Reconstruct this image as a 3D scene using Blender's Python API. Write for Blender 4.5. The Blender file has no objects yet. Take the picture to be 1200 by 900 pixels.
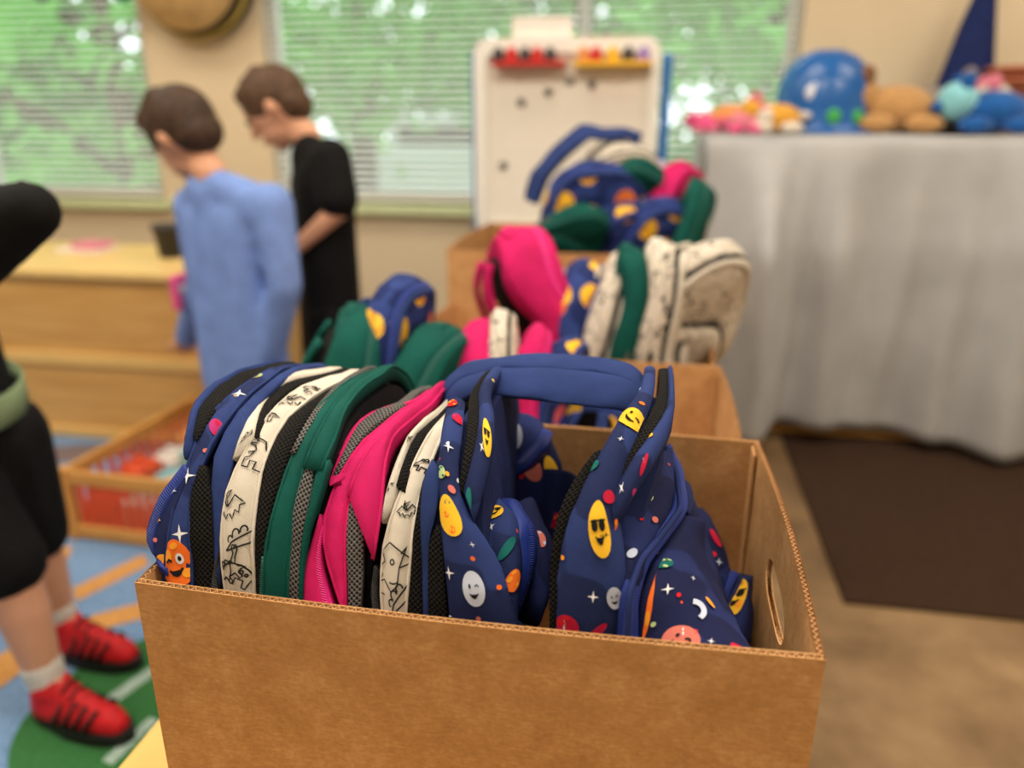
import bpy, bmesh, math, random
import numpy as np
from mathutils import Vector, Matrix, Quaternion, noise
random.seed(7)
R = math.radians
sc = bpy.context.scene
COL = sc.collection

# ------------------------------------------------------------------ camera, world, exposure
F = 906.0; PITCH = R(18.9); YAW = R(10.3); CAMZ = 1.10
cam_d = bpy.data.cameras.new('camera'); cam = bpy.data.objects.new('camera', cam_d); COL.objects.link(cam)
cam.location = (0, 0, CAMZ); cam.rotation_euler = (math.pi/2 - PITCH, 0, YAW)
cam_d.sensor_width = 36; cam_d.lens = 36*F/1200; cam_d.clip_start = 0.02; cam_d.clip_end = 200
cam_d.dof.use_dof = True; cam_d.dof.focus_distance = 0.63; cam_d.dof.aperture_fstop = 2.25
sc.camera = cam
sc.view_settings.view_transform = 'Standard'; sc.view_settings.look = 'None'
sc.view_settings.exposure = -0.25; sc.view_settings.gamma = 1.0; sc.view_settings.use_curve_mapping = False
world = bpy.data.worlds.new('sky'); sc.world = world; world.use_nodes = True
wn = world.node_tree.nodes['Background']; wn.inputs[0].default_value = (0.86, 0.95, 1.0, 1); wn.inputs[1].default_value = 3.6

FW = Vector((-math.sin(YAW)*math.cos(PITCH), math.cos(YAW)*math.cos(PITCH), -math.sin(PITCH)))
RT = Vector((math.cos(YAW), math.sin(YAW), 0)); UP = RT.cross(FW); CAM = Vector((0, 0, CAMZ))
def ray(u, v): return FW + RT*((u-600)/F) + UP*((450-v)/F)
def py(u, v, y): d = ray(u, v); return CAM + d*(y/d.y)          # where a sight line meets the vertical plane at depth y
def pz(u, v, z): d = ray(u, v); return CAM + d*((z-CAMZ)/d.z)   # ... and the horizontal plane at height z
def depth(p): return (Vector(p)-CAM).dot(FW)
def proj(p):
    q = Vector(p)-CAM; d = q.dot(FW); return 600+F*q.dot(RT)/d, 450-F*q.dot(UP)/d

# ------------------------------------------------------------------ materials
MATS = {}
class N:
    def __init__(s, name, rough=.6, spec=.3, sheen=0):
        s.m = bpy.data.materials.new(name); s.m.use_nodes = True; s.t = s.m.node_tree
        s.b = s.t.nodes['Principled BSDF']; s.set('Roughness', rough); s.set('Specular IOR Level', spec)
        if sheen: s.set('Sheen Weight', sheen)
        s._c = None
    def set(s, k, v): s.b.inputs[k].default_value = v
    def n(s, typ, **kw):
        nd = s.t.nodes.new('ShaderNode'+typ)
        for k, v in kw.items():
            if k in nd.inputs: nd.inputs[k].default_value = v
            else: setattr(nd, k, v)
        return nd
    def l(s, a, b): s.t.links.new(a, b)
    def co(s, kind='Object', scale=(1,1,1)):
        tc = s.n('TexCoord'); mp = s.n('Mapping'); mp.inputs['Scale'].default_value = scale
        s.l(tc.outputs[kind], mp.inputs[0]); return mp.outputs[0]
    def noise(s, scale, co=None, detail=3, rough=.5):
        nd = s.n('TexNoise'); nd.inputs['Scale'].default_value = scale; nd.inputs['Detail'].default_value = detail; nd.inputs['Roughness'].default_value = rough
        s.l(co or s.co(), nd.inputs['Vector']); return nd.outputs['Fac']
    def voro(s, scale, co=None, rnd=1.0, feature='F1'):
        nd = s.n('TexVoronoi'); nd.feature = feature; nd.inputs['Scale'].default_value = scale; nd.inputs['Randomness'].default_value = rnd
        s.l(co or s.co(), nd.inputs['Vector']); return nd
    def ramp(s, fac, stops, interp='LINEAR'):
        nd = s.n('ValToRGB'); cr = nd.color_ramp; cr.interpolation = interp
        while len(cr.elements) < len(stops): cr.elements.new(.5)
        for e, (p, c) in zip(cr.elements, stops):
            e.position = p; e.color = (*c, 1) if len(c) == 3 else c
        s.l(fac, nd.inputs[0]); return nd.outputs[0]
    def math(s, op, a, b=None):
        nd = s.n('Math', operation=op)
        for i, x in enumerate((a, b)):
            if x is None: continue
            if isinstance(x, (int, float)): nd.inputs[i].default_value = x
            else: s.l(x, nd.inputs[i])
        return nd.outputs[0]
    def mix(s, fac, a, b):
        nd = s.n('Mix', data_type='RGBA')
        for sock, x in ((nd.inputs['Factor'], fac), (nd.inputs['A'] if False else nd.inputs[6], a), (nd.inputs[7], b)):
            if isinstance(x, (int, float)): sock.default_value = x
            elif isinstance(x, tuple): sock.default_value = (*x, 1)
            else: s.l(x, sock)
        return nd.outputs[2]
    def color(s, c):
        if isinstance(c, tuple): s.set('Base Color', (*c, 1))
        else: s.l(c, s.b.inputs['Base Color'])
        return s
    def bump(s, h, strength=.3, dist=.002):
        nd = s.n('Bump'); nd.inputs['Strength'].default_value = strength; nd.inputs['Distance'].default_value = dist
        s.l(h, nd.inputs['Height']); s.l(nd.outputs[0], s.b.inputs['Normal']); return s

def M(name): return MATS[name]
def reg(name, n): MATS[name] = n.m; return n

def plain(name, c, rough=.6, spec=.3, var=.12, scale=30, sheen=0):
    n = N(name, rough, spec, sheen); f = n.noise(scale)
    n.color(n.ramp(f, [(.3, tuple(x*(1-var) for x in c)), (.7, tuple(min(1, x*(1+var)) for x in c))])); return reg(name, n)
def fabric(name, c, var=.18, weave=1700, strength=.45, base=None, sheen=0):
    n = N(name, .8, .15, sheen); co = n.co()
    f = n.noise(22, co)
    n.color(n.ramp(f, [(.3, tuple(x*(1-var) for x in c)), (.7, tuple(min(1, x*(1+var)) for x in c))]))
    w = n.n('TexWave'); w.wave_type = 'BANDS'; w.bands_direction = 'DIAGONAL'; w.inputs['Scale'].default_value = weave/6.0
    n.l(n.co('UV'), w.inputs['Vector'])
    n.bump(n.math('ADD', n.math('MULTIPLY', w.outputs['Fac'], .16), n.noise(60, co, 3)), strength, .0022)
    return reg(name, n)
NAVY = (.017, .030, .125); DEEP = (.010, .014, .055); PINK = (.56, .012, .12); GREEN = (.003, .075, .060); CREAM = (.62, .57, .48)
fabric('navy', NAVY); fabric('navy_plain', (.021, .041, .152)); fabric('deep_navy', (.014, .022, .088)); fabric('pink', PINK); fabric('green', GREEN); fabric('cream', CREAM, .1)
def zipmat(name, c):
    n = N(name, .5, .3); sx = n.n('SeparateXYZ'); n.l(n.co('UV'), sx.inputs[0])
    coil = n.math('LESS_THAN', n.math('ABSOLUTE', sx.outputs[0]), .0034); ed = n.math('LESS_THAN', n.math('ABSOLUTE', n.math('SUBTRACT', n.math('ABSOLUTE', sx.outputs[0]), .0050)), .0007)
    rib = n.math('SINE', n.math('MULTIPLY', sx.outputs[1], 2*math.pi/.0019))
    h = n.math('SUBTRACT', n.math('MULTIPLY', coil, n.math('ADD', n.math('MULTIPLY', rib, .5), .9)), ed)
    n.color(n.mix(coil, c, tuple(min(1, x*1.25+.01) for x in c))); n.bump(h, .9, .0012); return reg(name, n)
zipmat('zip_blue', (.014, .035, .24)); zipmat('zip_pink', (.66, .010, .19)); zipmat('zip_green', (.003, .085, .070)); zipmat('zip_black', (.006, .006, .007))
fabric('lining', (.010, .010, .012))
def meshmat(name, dark, light, scale):
    n = N(name, .8, .12); mp = n.n('Mapping'); mp.inputs['Rotation'].default_value = (0, 0, R(45)); n.l(n.co('UV'), mp.inputs[0]); v = n.voro(scale, mp.outputs[0], .10)
    n.color(n.ramp(v.outputs['Distance'], [(.22, dark), (.5, light)]))
    n.bump(v.outputs['Distance'], .9, .0022); return reg(name, n)
meshmat('mesh_black', (.0008,)*3, (.014, .013, .012), 330); meshmat('mesh_grey', (.006,)*3, (.17, .165, .16), 330)

def space_print(name, base, dark, planets=True, seed=0):
    n = N(name, .8, .15); tc = n.co(); mp = n.n('Mapping'); mp.inputs['Location'].default_value = (seed*.37, seed*.21, seed*.13); n.l(tc, mp.inputs[0]); co = mp.outputs[0]
    c = n.ramp(n.noise(15, co, 1), [(.50, base), (.52, dark)])
    sm = n.voro(52, co); pick = n.math('MULTIPLY', n.math('LESS_THAN', sm.outputs['Distance'], .10), 1)
    sep = n.n('SeparateColor'); n.l(sm.outputs['Color'], sep.inputs[0])
    pick = n.math('MULTIPLY', pick, n.math('GREATER_THAN', sep.outputs[0], .55))
    dots = n.ramp(sep.outputs[1], [(0, (.72, .09, .02)), (.35, (.85, .6, .15)), (.6, (.75, .8, .9)), (.85, (.6, .25, .18))], 'CONSTANT')
    c = n.mix(pick, c, dots)
    if planets:
        b = n.voro(15, co, .9); s2 = n.n('SeparateColor'); n.l(b.outputs['Color'], s2.inputs[0])
        pk = n.math('MULTIPLY', n.math('LESS_THAN', b.outputs['Distance'], .40), n.math('GREATER_THAN', s2.outputs[0], .14))
        pc = n.ramp(s2.outputs[1], [(0, (.90, .50, .03)), (.25, (.85, .20, .03)), (.42, (.55, .62, .85)), (.60, (.70, .12, .16)), (.74, (.9, .58, .06)), (.9, (.02, .22, .2))], 'CONSTANT')
        pc = n.mix(n.math('GREATER_THAN', n.noise(45, co, 1), .58), pc, n.mix(.45, pc, (.45, .08, .02)))
        c = n.mix(pk, c, pc)
    n.color(c)
    w = n.n('TexWave'); w.bands_direction = 'DIAGONAL'; w.inputs['Scale'].default_value = 280; n.l(n.co('UV'), w.inputs['Vector'])
    n.bump(n.math('ADD', n.math('MULTIPLY', w.outputs['Fac'], .16), n.noise(60, co, 3)), .45, .0022); return reg(name, n)
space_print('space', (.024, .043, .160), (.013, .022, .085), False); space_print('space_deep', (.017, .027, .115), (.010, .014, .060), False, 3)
space_print('space_planets', (.026, .050, .20), (.013, .024, .11), True, 1)
def line_print(name):
    n = N(name, .8, .15); co = n.co(); f = n.noise(26, co, 1.5)
    ln = n.math('LESS_THAN', n.math('ABSOLUTE', n.math('SUBTRACT', f, .5)), .013)
    n.color(n.mix(ln, (.62, .56, .47), (.03, .03, .03))); n.bump(n.noise(60, co, 2), .35, .0016); return reg(name, n)
line_print('cream_lines')
for nm, c in dict(m_yellow=(.86, .50, .03), m_orange=(.86, .17, .02), m_amber=(.90, .36, .03), m_coral=(.62, .17, .13), m_crimson=(.50, .012, .045), m_magenta=(.42, .03, .16),
                  m_teal=(.008, .13, .12), m_pale=(.52, .58, .72), m_white=(.78, .80, .84), m_black=(.01, .01, .012), m_lime=(.42, .55, .25), m_red=(.65, .015, .02), m_dnavy=(.012, .018, .07), m_line=(.018,)*3).items():
    plain(nm, c, .8, .15, .06)

n = N('cardboard', .85, .12); co = n.co('Object', (120, 120, 420)); f1 = n.noise(1, co, 3); f2 = n.noise(30, None, 5, .7); f3 = n.noise(260, None, 2)
fm = n.math('ADD', n.math('MULTIPLY', f1, .25), n.math('ADD', n.math('MULTIPLY', f2, .55), n.math('MULTIPLY', f3, .2)))
n.color(n.ramp(fm, [(.36, (.47, .245, .092)), (.5, (.58, .315, .128)), (.64, (.69, .41, .19))])); n.bump(fm, .15, .001); reg('cardboard', n)
plain('flute', (.62, .36, .17), .9, .1); plain('flute_core', (.13, .055, .02), .9, .05)
n = N('shelf_wood', .45, .4); co = n.co('Object', (1.2, 14, 14)); f = n.noise(2.5, co, 4); n.color(n.ramp(f, [(.35, (.58, .31, .085)), (.65, (.68, .39, .125))])); reg('shelf_wood', n)
plain('shelf_edge', (.78, .50, .17), .4, .4, .06, 8); plain('shelf_top', (.80, .55, .21), .35, .45, .06, 8)
plain('crate_wood', (.62, .31, .08), .5, .35, .1, 12); plain('crate_red', (.72, .10, .035), .5, .35, .05)
plain('table_wood', (.80, .53, .17), .4, .4, .08, 9); plain('steel', (.25, .25, .26), .35, .5)
n = N('wall_paint', .85, .15); n.color(n.ramp(n.noise(3), [(.3, (.70, .58, .40)), (.7, (.74, .62, .44))])); n.bump(n.noise(180), .1, .001); reg('wall_paint', n)
plain('white_paint', (.78, .77, .72), .5, .3, .03); plain('ceiling_tile', (.75, .74, .70), .9, .1, .05, 60)
plain('sill_reflection', (.62, .70, .42), .4, .35, .04)  # green-yellow reflection from outside is put into the sill colour
n = N('blind', .45, .3); n.set('Base Color', (.80, .82, .80, 1)); n.set('Transmission Weight', 0); reg('blind', n)
n = N('floor_vinyl', .42, .35); co = n.co('Object', (1, 1, 1)); f = n.noise(3.2, co, 5, .6)
n.color(n.ramp(f, [(.32, (.13, .078, .036)), (.5, (.225, .14, .068)), (.68, (.34, .225, .115))])); n.bump(n.noise(40), .06, .001); reg('floor_vinyl', n)
n = N('mat_brown', .95, .05); n.color(n.ramp(n.noise(120), [(.3, (.030, .016, .010)), (.7, (.062, .036, .024))])); n.bump(n.noise(400), .6, .003); reg('mat_brown', n)
for nm, c in dict(rug_blue=(.165, .30, .52), rug_tan=(.60, .30, .085), rug_green=(.030, .155, .042), rug_pale=(.36, .50, .44), rug_dark=(.16, .12, .13)).items():
    n = N(nm, .95, .05, .2); n.color(n.ramp(n.noise(90), [(.3, tuple(x*.8 for x in c)), (.7, tuple(x*1.2 for x in c))])); n.bump(n.noise(500), .5, .003); reg(nm, n)
n = N('cloth_grey', .9, .1, .2); n.color(n.ramp(n.noise(6), [(.3, (.385, .39, .40)), (.7, (.46, .465, .475))])); n.bump(n.noise(300), .15, .001); reg('cloth_grey', n)
plain('easel_white', (.86, .84, .78), .35, .4, .02); plain('easel_board', (.88, .83, .74), .25, .5, .02); plain('easel_blue', (.03, .17, .50), .4, .4, .05)
plain('red_plastic', (.60, .025, .02), .4, .4, .05); plain('yellow_plastic', (.88, .50, .02), .4, .4, .05); plain('purple_plastic', (.35, .22, .55), .4, .4); plain('dark_plastic', (.06, .05, .05), .5, .3); plain('ink_red', (.85, .55, .48), .6, .2, .02)
plain('blue_dome', (.012, .115, .40), .25, .5, .05); plain('green_spot', (.05, .40, .08), .4, .4); plain('painted_shine', (.75, .8, .9), .3, .5)
plain('plush_pink', (.72, .22, .30), .95, .05, .15, 60, .3); plain('plush_hotpink', (.80, .10, .28), .95, .05, .1, 60, .3); plain('plush_orange', (.75, .30, .10), .95, .05, .15, 60, .3); plain('plush_gold', (.72, .36, .05), .95, .05, .2, 60, .3)
plain('plush_tan', (.50, .28, .11), .95, .05, .2, 60, .3); plain('plush_brown', (.20, .10, .05), .95, .05, .2, 60, .3); plain('plush_blue', (.012, .10, .36), .9, .1, .2, 40, .3); plain('plush_aqua', (.25, .60, .68), .95, .05, .15, 60, .3); plain('plush_white', (.72, .66, .58), .95, .05, .1, 60, .3); plain('plush_grey', (.24, .20, .19), .95, .05, .2, 60, .3)
plain('skin', (.70, .36, .22), .5, .3, .06, 10); plain('skin_leg', (.68, .35, .22), .5, .3, .06, 10); plain('hair', (.050, .026, .014), .6, .3, .5, 60); plain('hair_light', (.085, .044, .022), .6, .3, .5, 60)
fabric('shirt_blue', (.19, .30, .66), .1, 700, .5); fabric('black_cloth', (.006, .006, .0065), .2, 700, .4); fabric('sage', (.20, .27, .15), .1); fabric('charcoal', (.03, .032, .036), .2)
plain('shoe_red', (.56, .010, .016), .6, .3, .2, 80); plain('shoe_black', (.012, .012, .013), .6, .3); plain('sock', (.72, .68, .64), .9, .1); plain('lip', (.55, .2, .16), .5, .3); plain('eye', (.02, .015, .012), .2, .5)
plain('drum_skin', (.60, .40, .17), .6, .3, .15, 14); plain('drum_rim', (.035, .03, .018), .6, .3); plain('drum_gold', (.45, .32, .06), .5, .3)
plain('indigo', (.012, .022, .10), .8, .15, .15); plain('brick_red', (.50, .17, .09), .8, .1); plain('pot', (.045, .045, .045), .6, .3); plain('paper', (.82, .76, .70), .8, .1, .03); plain('pale_teal', (.38, .62, .58), .6, .3)
plain('bark', (.09, .06, .04), .9, .1); plain('lawn', (.10, .24, .05), .95, .05, .3, 2); plain('concrete', (.62, .63, .62), .9, .1, .05, 2); plain('house_white', (.74, .76, .75), .8, .1, .03)
def leafmat(name, c):
    n = N(name, .6, .25); f = n.noise(1.6, None, 3); n.color(n.ramp(f, [(.3, tuple(x*.6 for x in c)), (.7, tuple(x*1.35 for x in c))]))
    n.set('Transmission Weight', 0); n.set('Subsurface Weight', 0); reg(name, n)
    t = n.n('BsdfTranslucent'); t.inputs[0].default_value = (*[min(1, x*1.7) for x in c], 1); mx = n.n('MixShader'); mx.inputs[0].default_value = .45
    out = n.t.nodes['Material Output']; n.l(n.b.outputs[0], mx.inputs[1]); n.l(t.outputs[0], mx.inputs[2]); n.l(mx.outputs[0], out.inputs[0])
leafmat('leaf_a', (.13, .40, .07)); leafmat('leaf_b', (.17, .46, .09)); leafmat('leaf_c', (.09, .29, .06))
n = N('lamp_diffuser', .5); n.color((.9, .88, .82)); n.set('Emission Color', (1, .88, .70, 1)); n.set('Emission Strength', 4.0); reg('lamp_diffuser', n)
n = N('glass', .02, .5); n.set('Base Color', (1, 1, 1, 1)); n.set('Transmission Weight', 1.0); n.set('IOR', 1.01); reg('glass', n)

# ------------------------------------------------------------------ object helpers
def mk(name, verts, faces, mat, parent=None, smooth=True, mats=None, idx=None, world=True):
    me = bpy.data.meshes.new(name)
    off = parent_off(parent) if (parent and world) else Vector((0, 0, 0))
    me.from_pydata([tuple(Vector(v)-off) for v in verts], [], faces)
    for m in (mats or [mat]): me.materials.append(M(m))
    if idx: me.polygons.foreach_set('material_index', idx)
    if smooth: me.polygons.foreach_set('use_smooth', [True]*len(faces))
    me.update()
    o = bpy.data.objects.new(name, me); COL.objects.link(o)
    if parent: o.parent = parent
    return o
def parent_off(p):
    v = Vector((0, 0, 0))
    while p: v += p.location; p = p.parent
    return v
def thing(name, label, cat, loc=(0, 0, 0), group=None):
    o = bpy.data.objects.new(name, None); COL.objects.link(o); o.location = loc; o.empty_display_size = .05
    return tag(o, label, cat, group)
def tag(o, label, cat, group=None):
    o['label'] = label; o['category'] = cat
    if group: o['group'] = group
    return o
def struct(o): o['kind'] = 'structure'; return o
class G:
    """collects geometry for one mesh"""
    def __init__(s): s.v = []; s.f = []; s.i = []
    def add(s, v, f, i=0):
        k = len(s.v); s.v += [tuple(x) for x in v]; s.f += [tuple(k+a for a in q) for q in f]; s.i += [i]*len(f); return s
    def box(s, a, b, i=0, bev=0.0):
        x0, y0, z0 = a; x1, y1, z1 = b
        if bev <= 0:
            return s.add([(x0,y0,z0),(x1,y0,z0),(x1,y1,z0),(x0,y1,z0),(x0,y0,z1),(x1,y0,z1),(x1,y1,z1),(x0,y1,z1)],
                     [(0,3,2,1),(4,5,6,7),(0,1,5,4),(1,2,6,5),(2,3,7,6),(3,0,4,7)], i)
        bm = bmesh.new(); bmesh.ops.create_cube(bm, size=1)
        for v in bm.verts: v.co = Vector((x0+(v.co.x+.5)*(x1-x0), y0+(v.co.y+.5)*(y1-y0), z0+(v.co.z+.5)*(z1-z0)))
        bmesh.ops.bevel(bm, geom=bm.edges[:], offset=bev, segments=2, affect='EDGES', profile=.5)
        return s.bm(bm, i)
    def bm(s, bm, i=0):
        bm.verts.index_update(); s.add([v.co.copy() for v in bm.verts], [[v.index for v in f.verts] for f in bm.faces], i); bm.free(); return s
    def tube(s, pts, r, n=8, i=0, cap=True):
        pts = [Vector(p) for p in pts]; rs = r if isinstance(r, (list, tuple)) else [r]*len(pts); V = []; Fc = []
        ref = Vector((.3, .5, .81))
        for k, p in enumerate(pts):
            t = (pts[min(k+1, len(pts)-1)]-pts[max(k-1, 0)]).normalized(); a = t.cross(ref).normalized(); b = t.cross(a)
            V += [p+(a*math.cos(2*math.pi*j/n)+b*math.sin(2*math.pi*j/n))*rs[k] for j in range(n)]
        for k in range(len(pts)-1):
            for j in range(n): Fc.append((k*n+j, k*n+(j+1) % n, (k+1)*n+(j+1) % n, (k+1)*n+j))
        if cap: Fc.append(tuple(range(n-1, -1, -1))); Fc.append(tuple((len(pts)-1)*n+j for j in range(n)))
        return s.add(V, Fc, i)
    def ball(s, c, r, i=0, u=14, w=9, basis=None):
        r = Vector(r) if not isinstance(r, (int, float)) else Vector((r, r, r)); V = []; Fc = []
        for a in range(w+1):
            th = math.pi*a/w
            for b in range(u):
                ph = 2*math.pi*b/u; p = Vector((r.x*math.sin(th)*math.cos(ph), r.y*math.sin(th)*math.sin(ph), r.z*math.cos(th)))
                if basis: p = basis @ p
                V.append(Vector(c)+p)
        for a in range(w):
            for b in range(u): Fc.append((a*u+b, (a+1)*u+b, (a+1)*u+(b+1) % u, a*u+(b+1) % u))
        return s.add(V, Fc, i)
    def make(s, name, mat, parent=None, smooth=True, mats=None, world=True):
        return mk(name, s.v, s.f, mat, parent, smooth, mats, s.i if mats else None, world)
def boxo(name, a, b, mat, parent=None, bev=0.0): return G().box(a, b, 0, bev).make(name, mat, parent, smooth=False)
def copy_tree(o, parent=None):
    c = o.copy(); COL.objects.link(c); c.parent = parent
    for ch in list(o.children): copy_tree(ch, c)
    return c

# ------------------------------------------------------------------ room shell
WY = 3.40; XL, XR, YB, ZC = -4.2, 3.4, -2.6, 2.65
W1 = (-3.75, -2.29); W2 = (-1.72, .52); SZ, WT = .74, 2.05
struct(boxo('floor', (XL-.1, YB-.1, -.08), (XR+.1, WY+.12, 0), 'floor_vinyl'))
wr = struct(G().box((XL, WY, 0), (W1[0], WY+.12, ZC)).box((W1[0], WY, 0), (W1[1], WY+.12, SZ)).box((W1[0], WY, WT), (W1[1], WY+.12, ZC))
    .box((W1[1], WY, 0), (W2[0], WY+.12, ZC)).box((W2[0], WY, 0), (W2[1], WY+.12, SZ)).box((W2[0], WY, WT), (W2[1], WY+.12, ZC)).box((W2[1], WY, 0), (XR, WY+.12, ZC)).make('wall_rear', 'wall_paint', smooth=False))
struct(boxo('wall_left', (XL-.1, YB, 0), (XL, WY+.12, ZC), 'wall_paint'))
struct(boxo('wall_right', (XR, YB, 0), (XR+.1, WY+.12, ZC), 'wall_paint'))
struct(boxo('wall_behind', (XL-.1, YB-.1, 0), (XR+.1, YB, ZC), 'wall_paint'))
struct(boxo('ceiling', (XL-.1, YB-.1, ZC), (XR+.1, WY+.12, ZC+.08), 'ceiling_tile'))
struct(boxo('baseboard_rear', (XL, WY-.015, 0), (XR, WY, .09), 'white_paint'))
for k, (a, b) in enumerate((W1, W2)):
    w = bpy.data.objects.new('window_%d' % (k+1), None); COL.objects.link(w); w.location = ((a+b)/2, WY, SZ); struct(w)
    g = G(); t = .05
    g.box((a, WY+.05, SZ), (a+t, WY+.10, WT)).box((b-t, WY+.05, SZ), (b, WY+.10, WT)).box((a+t, WY+.05, SZ), (b-t, WY+.10, SZ+t)).box((a+t, WY+.05, WT-t), (b-t, WY+.10, WT))
    g.make('window_frame', 'white_paint', w, smooth=False)
    for q in range(1, 2):
        x = (a+.50 if k == 0 else -.33); boxo('mullion', (x-.022, WY+.055, SZ+t), (x+.022, WY+.095, WT-t), 'white_paint', w)
    nn = 1
    for q in range(nn):
        x0 = a+(b-a)*q/nn+.03; x1 = a+(b-a)*(q+1)/nn-.03; boxo('pane', (x0, WY+.073, SZ+t), (x1, WY+.077, WT-t), 'glass', w)
    boxo('window_sill', (a-.04, WY-.05, SZ-.045), (b+.04, WY+.05, SZ), 'sill_reflection', w, .006)
# venetian blinds, one slat each
for k, (a, b) in enumerate((W1, W2)):
    x0, x1 = a+.015, b-.015
    t = thing('venetian_blind', ['pale slatted blind across the window above the wooden shelf', 'wide pale slatted blind behind the white easel'][k], 'blind', ((x0+x1)/2, WY+.02, SZ), 'window blinds')
    boxo('head_rail', (x0, WY, WT-.04), (x1, WY+.04, WT), 'white_paint', t, .004)
    boxo('bottom_rail', (x0, WY+.005, SZ+.012), (x1, WY+.035, SZ+.034), 'white_paint', t, .003)
    base = None; pitch = .031; z = SZ+.055
    while z < WT-.05:
        if base is None:
            V = []
            for i in range(5):
                s = (i/4-.5); yy = s*.034*math.cos(R(20)); zz = s*.034*math.sin(R(20))+.002*(1-(2*s)**2)
                V += [(x0-(x0+x1)/2, yy, zz), (x1-(x0+x1)/2, yy, zz)]
            V2 = [(p[0], p[1], p[2]-.0012) for p in V]
            fc = [(2*i, 2*i+1, 2*i+3, 2*i+2) for i in range(4)]+[(10+2*i, 12+2*i, 13+2*i, 11+2*i) for i in range(4)]+[(0, 10, 11, 1), (8, 9, 19, 18)]
            base = mk('slat', V+V2, fc, 'blind', None); base.parent = t; o = base
        else: o = base.copy(); COL.objects.link(o); o.parent = t
        o.location = (0, 0, z-SZ); z += pitch
    for fx in (.12, .5, .88):
        x = x0+(x1-x0)*fx; G().tube([(x, WY+.006, SZ+.03), (x, WY+.006, WT-.03)], .0011, 5).make('ladder_cord', 'white_paint', t)
# ceiling light panels
lk = 0
for ly in (-1.1, .75, 2.35):
    for lx in (-2.3, -.35, 1.7):
        pos = [['front-row', 'middle-row', 'window-row'][(-1.1, .75, 2.35).index(ly)], ['near the shelf-side wall', 'over the box table line', 'near the cloth-covered side'][(-2.3, -.35, 1.7).index(lx)]]
        t = thing('ceiling_light', '%s ceiling light panel %s' % (pos[0], pos[1]), 'light', (lx, ly, ZC), 'ceiling light panels')
        g = G(); 
        g.box((lx-.62, ly-.32, ZC-.03), (lx-.59, ly+.32, ZC)).box((lx+.59, ly-.32, ZC-.03), (lx+.62, ly+.32, ZC)).box((lx-.59, ly-.32, ZC-.03), (lx+.59, ly-.29, ZC)).box((lx-.59, ly+.29, ZC-.03), (lx+.59, ly+.32, ZC))
        g.make('frame', 'white_paint', t, smooth=False); boxo('diffuser', (lx-.59, ly-.29, ZC-.015), (lx+.59, ly+.29, ZC-.008), 'lamp_diffuser', t)
        ld = bpy.data.lights.new('lamp', 'AREA'); ld.shape = 'RECTANGLE'; ld.size = 1.15; ld.size_y = .56
        ld.energy = {-1.1: 8, .75: 34, 2.35: 11}[ly]; ld.color = (1, .90, .77)
        lo = bpy.data.objects.new('lamp', ld); COL.objects.link(lo); lo.parent = t; lo.location = (0, 0, -.035)

# ------------------------------------------------------------------ outdoors
struct(boxo('ground_lawn', (-40, WY+.2, -.6), (40, 60, -.5), 'lawn')); struct(boxo('ground_paving', (-40, 8.0, -.5), (40, 12.5, -.49), 'concrete'))
def tree(name, label, x, y, z0, z1, rad, nleaf, lm, size, cat='tree'):
    t = thing(name, label, cat, (x, y, -.5), 'trees outside the windows'); rr = random.Random(int(x*100+y*10)); zc = (z0+z1)/2
    G().tube([(x, y, -.5), (x+.05, y, zc*.5), (x-.05, y+.05, zc), (x, y, z1*.85)], [rad*.09, rad*.07, rad*.05, .02], 8).make('trunk', 'bark', t)
    br = G()
    for _ in range(7):
        a = rr.uniform(0, 6.3); zz = rr.uniform(z0, zc); br.tube([(x, y, zz), (x+math.cos(a)*rad*.45, y+math.sin(a)*rad*.45, zz+rad*.35), (x+math.cos(a)*rad*.8, y+math.sin(a)*rad*.8, zz+rad*.5)], [rad*.03, rad*.02, .01], 5)
    br.make('branches', 'bark', t)
    V = []; Fc = []
    clumps = []
    for _ in range(26):
        a = rr.uniform(0, 6.3); h = rr.uniform(-1, 1); q = math.sqrt(max(0, 1-h*h))*rr.uniform(.35, .95)
        clumps.append(Vector((x+math.cos(a)*q*rad, y+math.sin(a)*q*rad, zc+h*(z1-z0)/2*.9)))
    for _ in range(nleaf):
        c = rr.choice(clumps); p = c+Vector((rr.gauss(0, 1), rr.gauss(0, 1), rr.gauss(0, .8)))*rad*.17
        d = Vector((rr.gauss(0, 1), rr.gauss(0, 1), rr.gauss(0, 1))).normalized(); e = d.orthogonal().normalized(); s = size*rr.uniform(.6, 1.3); k = len(V)
        V += [p-d*s, p+e*s*.45, p+d*s, p-e*s*.45]; Fc.append((k, k+1, k+2, k+3))
    o = mk('foliage', V, Fc, lm, t); o['kind'] = 'stuff'
tree('leafy_tree', 'tall bright green tree seen through the window over the shelf', -5.2, 7.2, -.2, 4.0, 1.9, 3800, 'leaf_b', .13)
tree('leafy_tree', 'darker green tree left of the drum outside the blinds', -8.2, 10.5, .0, 5.5, 2.6, 3600, 'leaf_c', .18)
tree('leafy_tree', 'green tree outside behind the boy in black', -2.9, 7.6, .9, 4.6, 1.6, 2300, 'leaf_a', .12)
tree('leafy_tree', 'loose leafy tree outside behind the white easel', -.9, 9.4, 1.0, 5.0, 1.9, 2400, 'leaf_b', .14)
tree('leafy_tree', 'green tree outside near the wall with the blue cone', 1.0, 7.8, .1, 4.4, 1.7, 3200, 'leaf_a', .13)
tree('leafy_tree', 'far wide tree outside beyond the paving', -3.6, 15.0, .4, 7.5, 4.0, 4200, 'leaf_c', .26)
tree('leafy_tree', 'far dense tree outside the wide window', 2.6, 14.5, .2, 7.0, 3.6, 4200, 'leaf_c', .26)
tree('leafy_tree', 'far tree outside beyond the shelf window', -11.5, 15.5, .2, 7.0, 3.8, 3600, 'leaf_a', .26)
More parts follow.
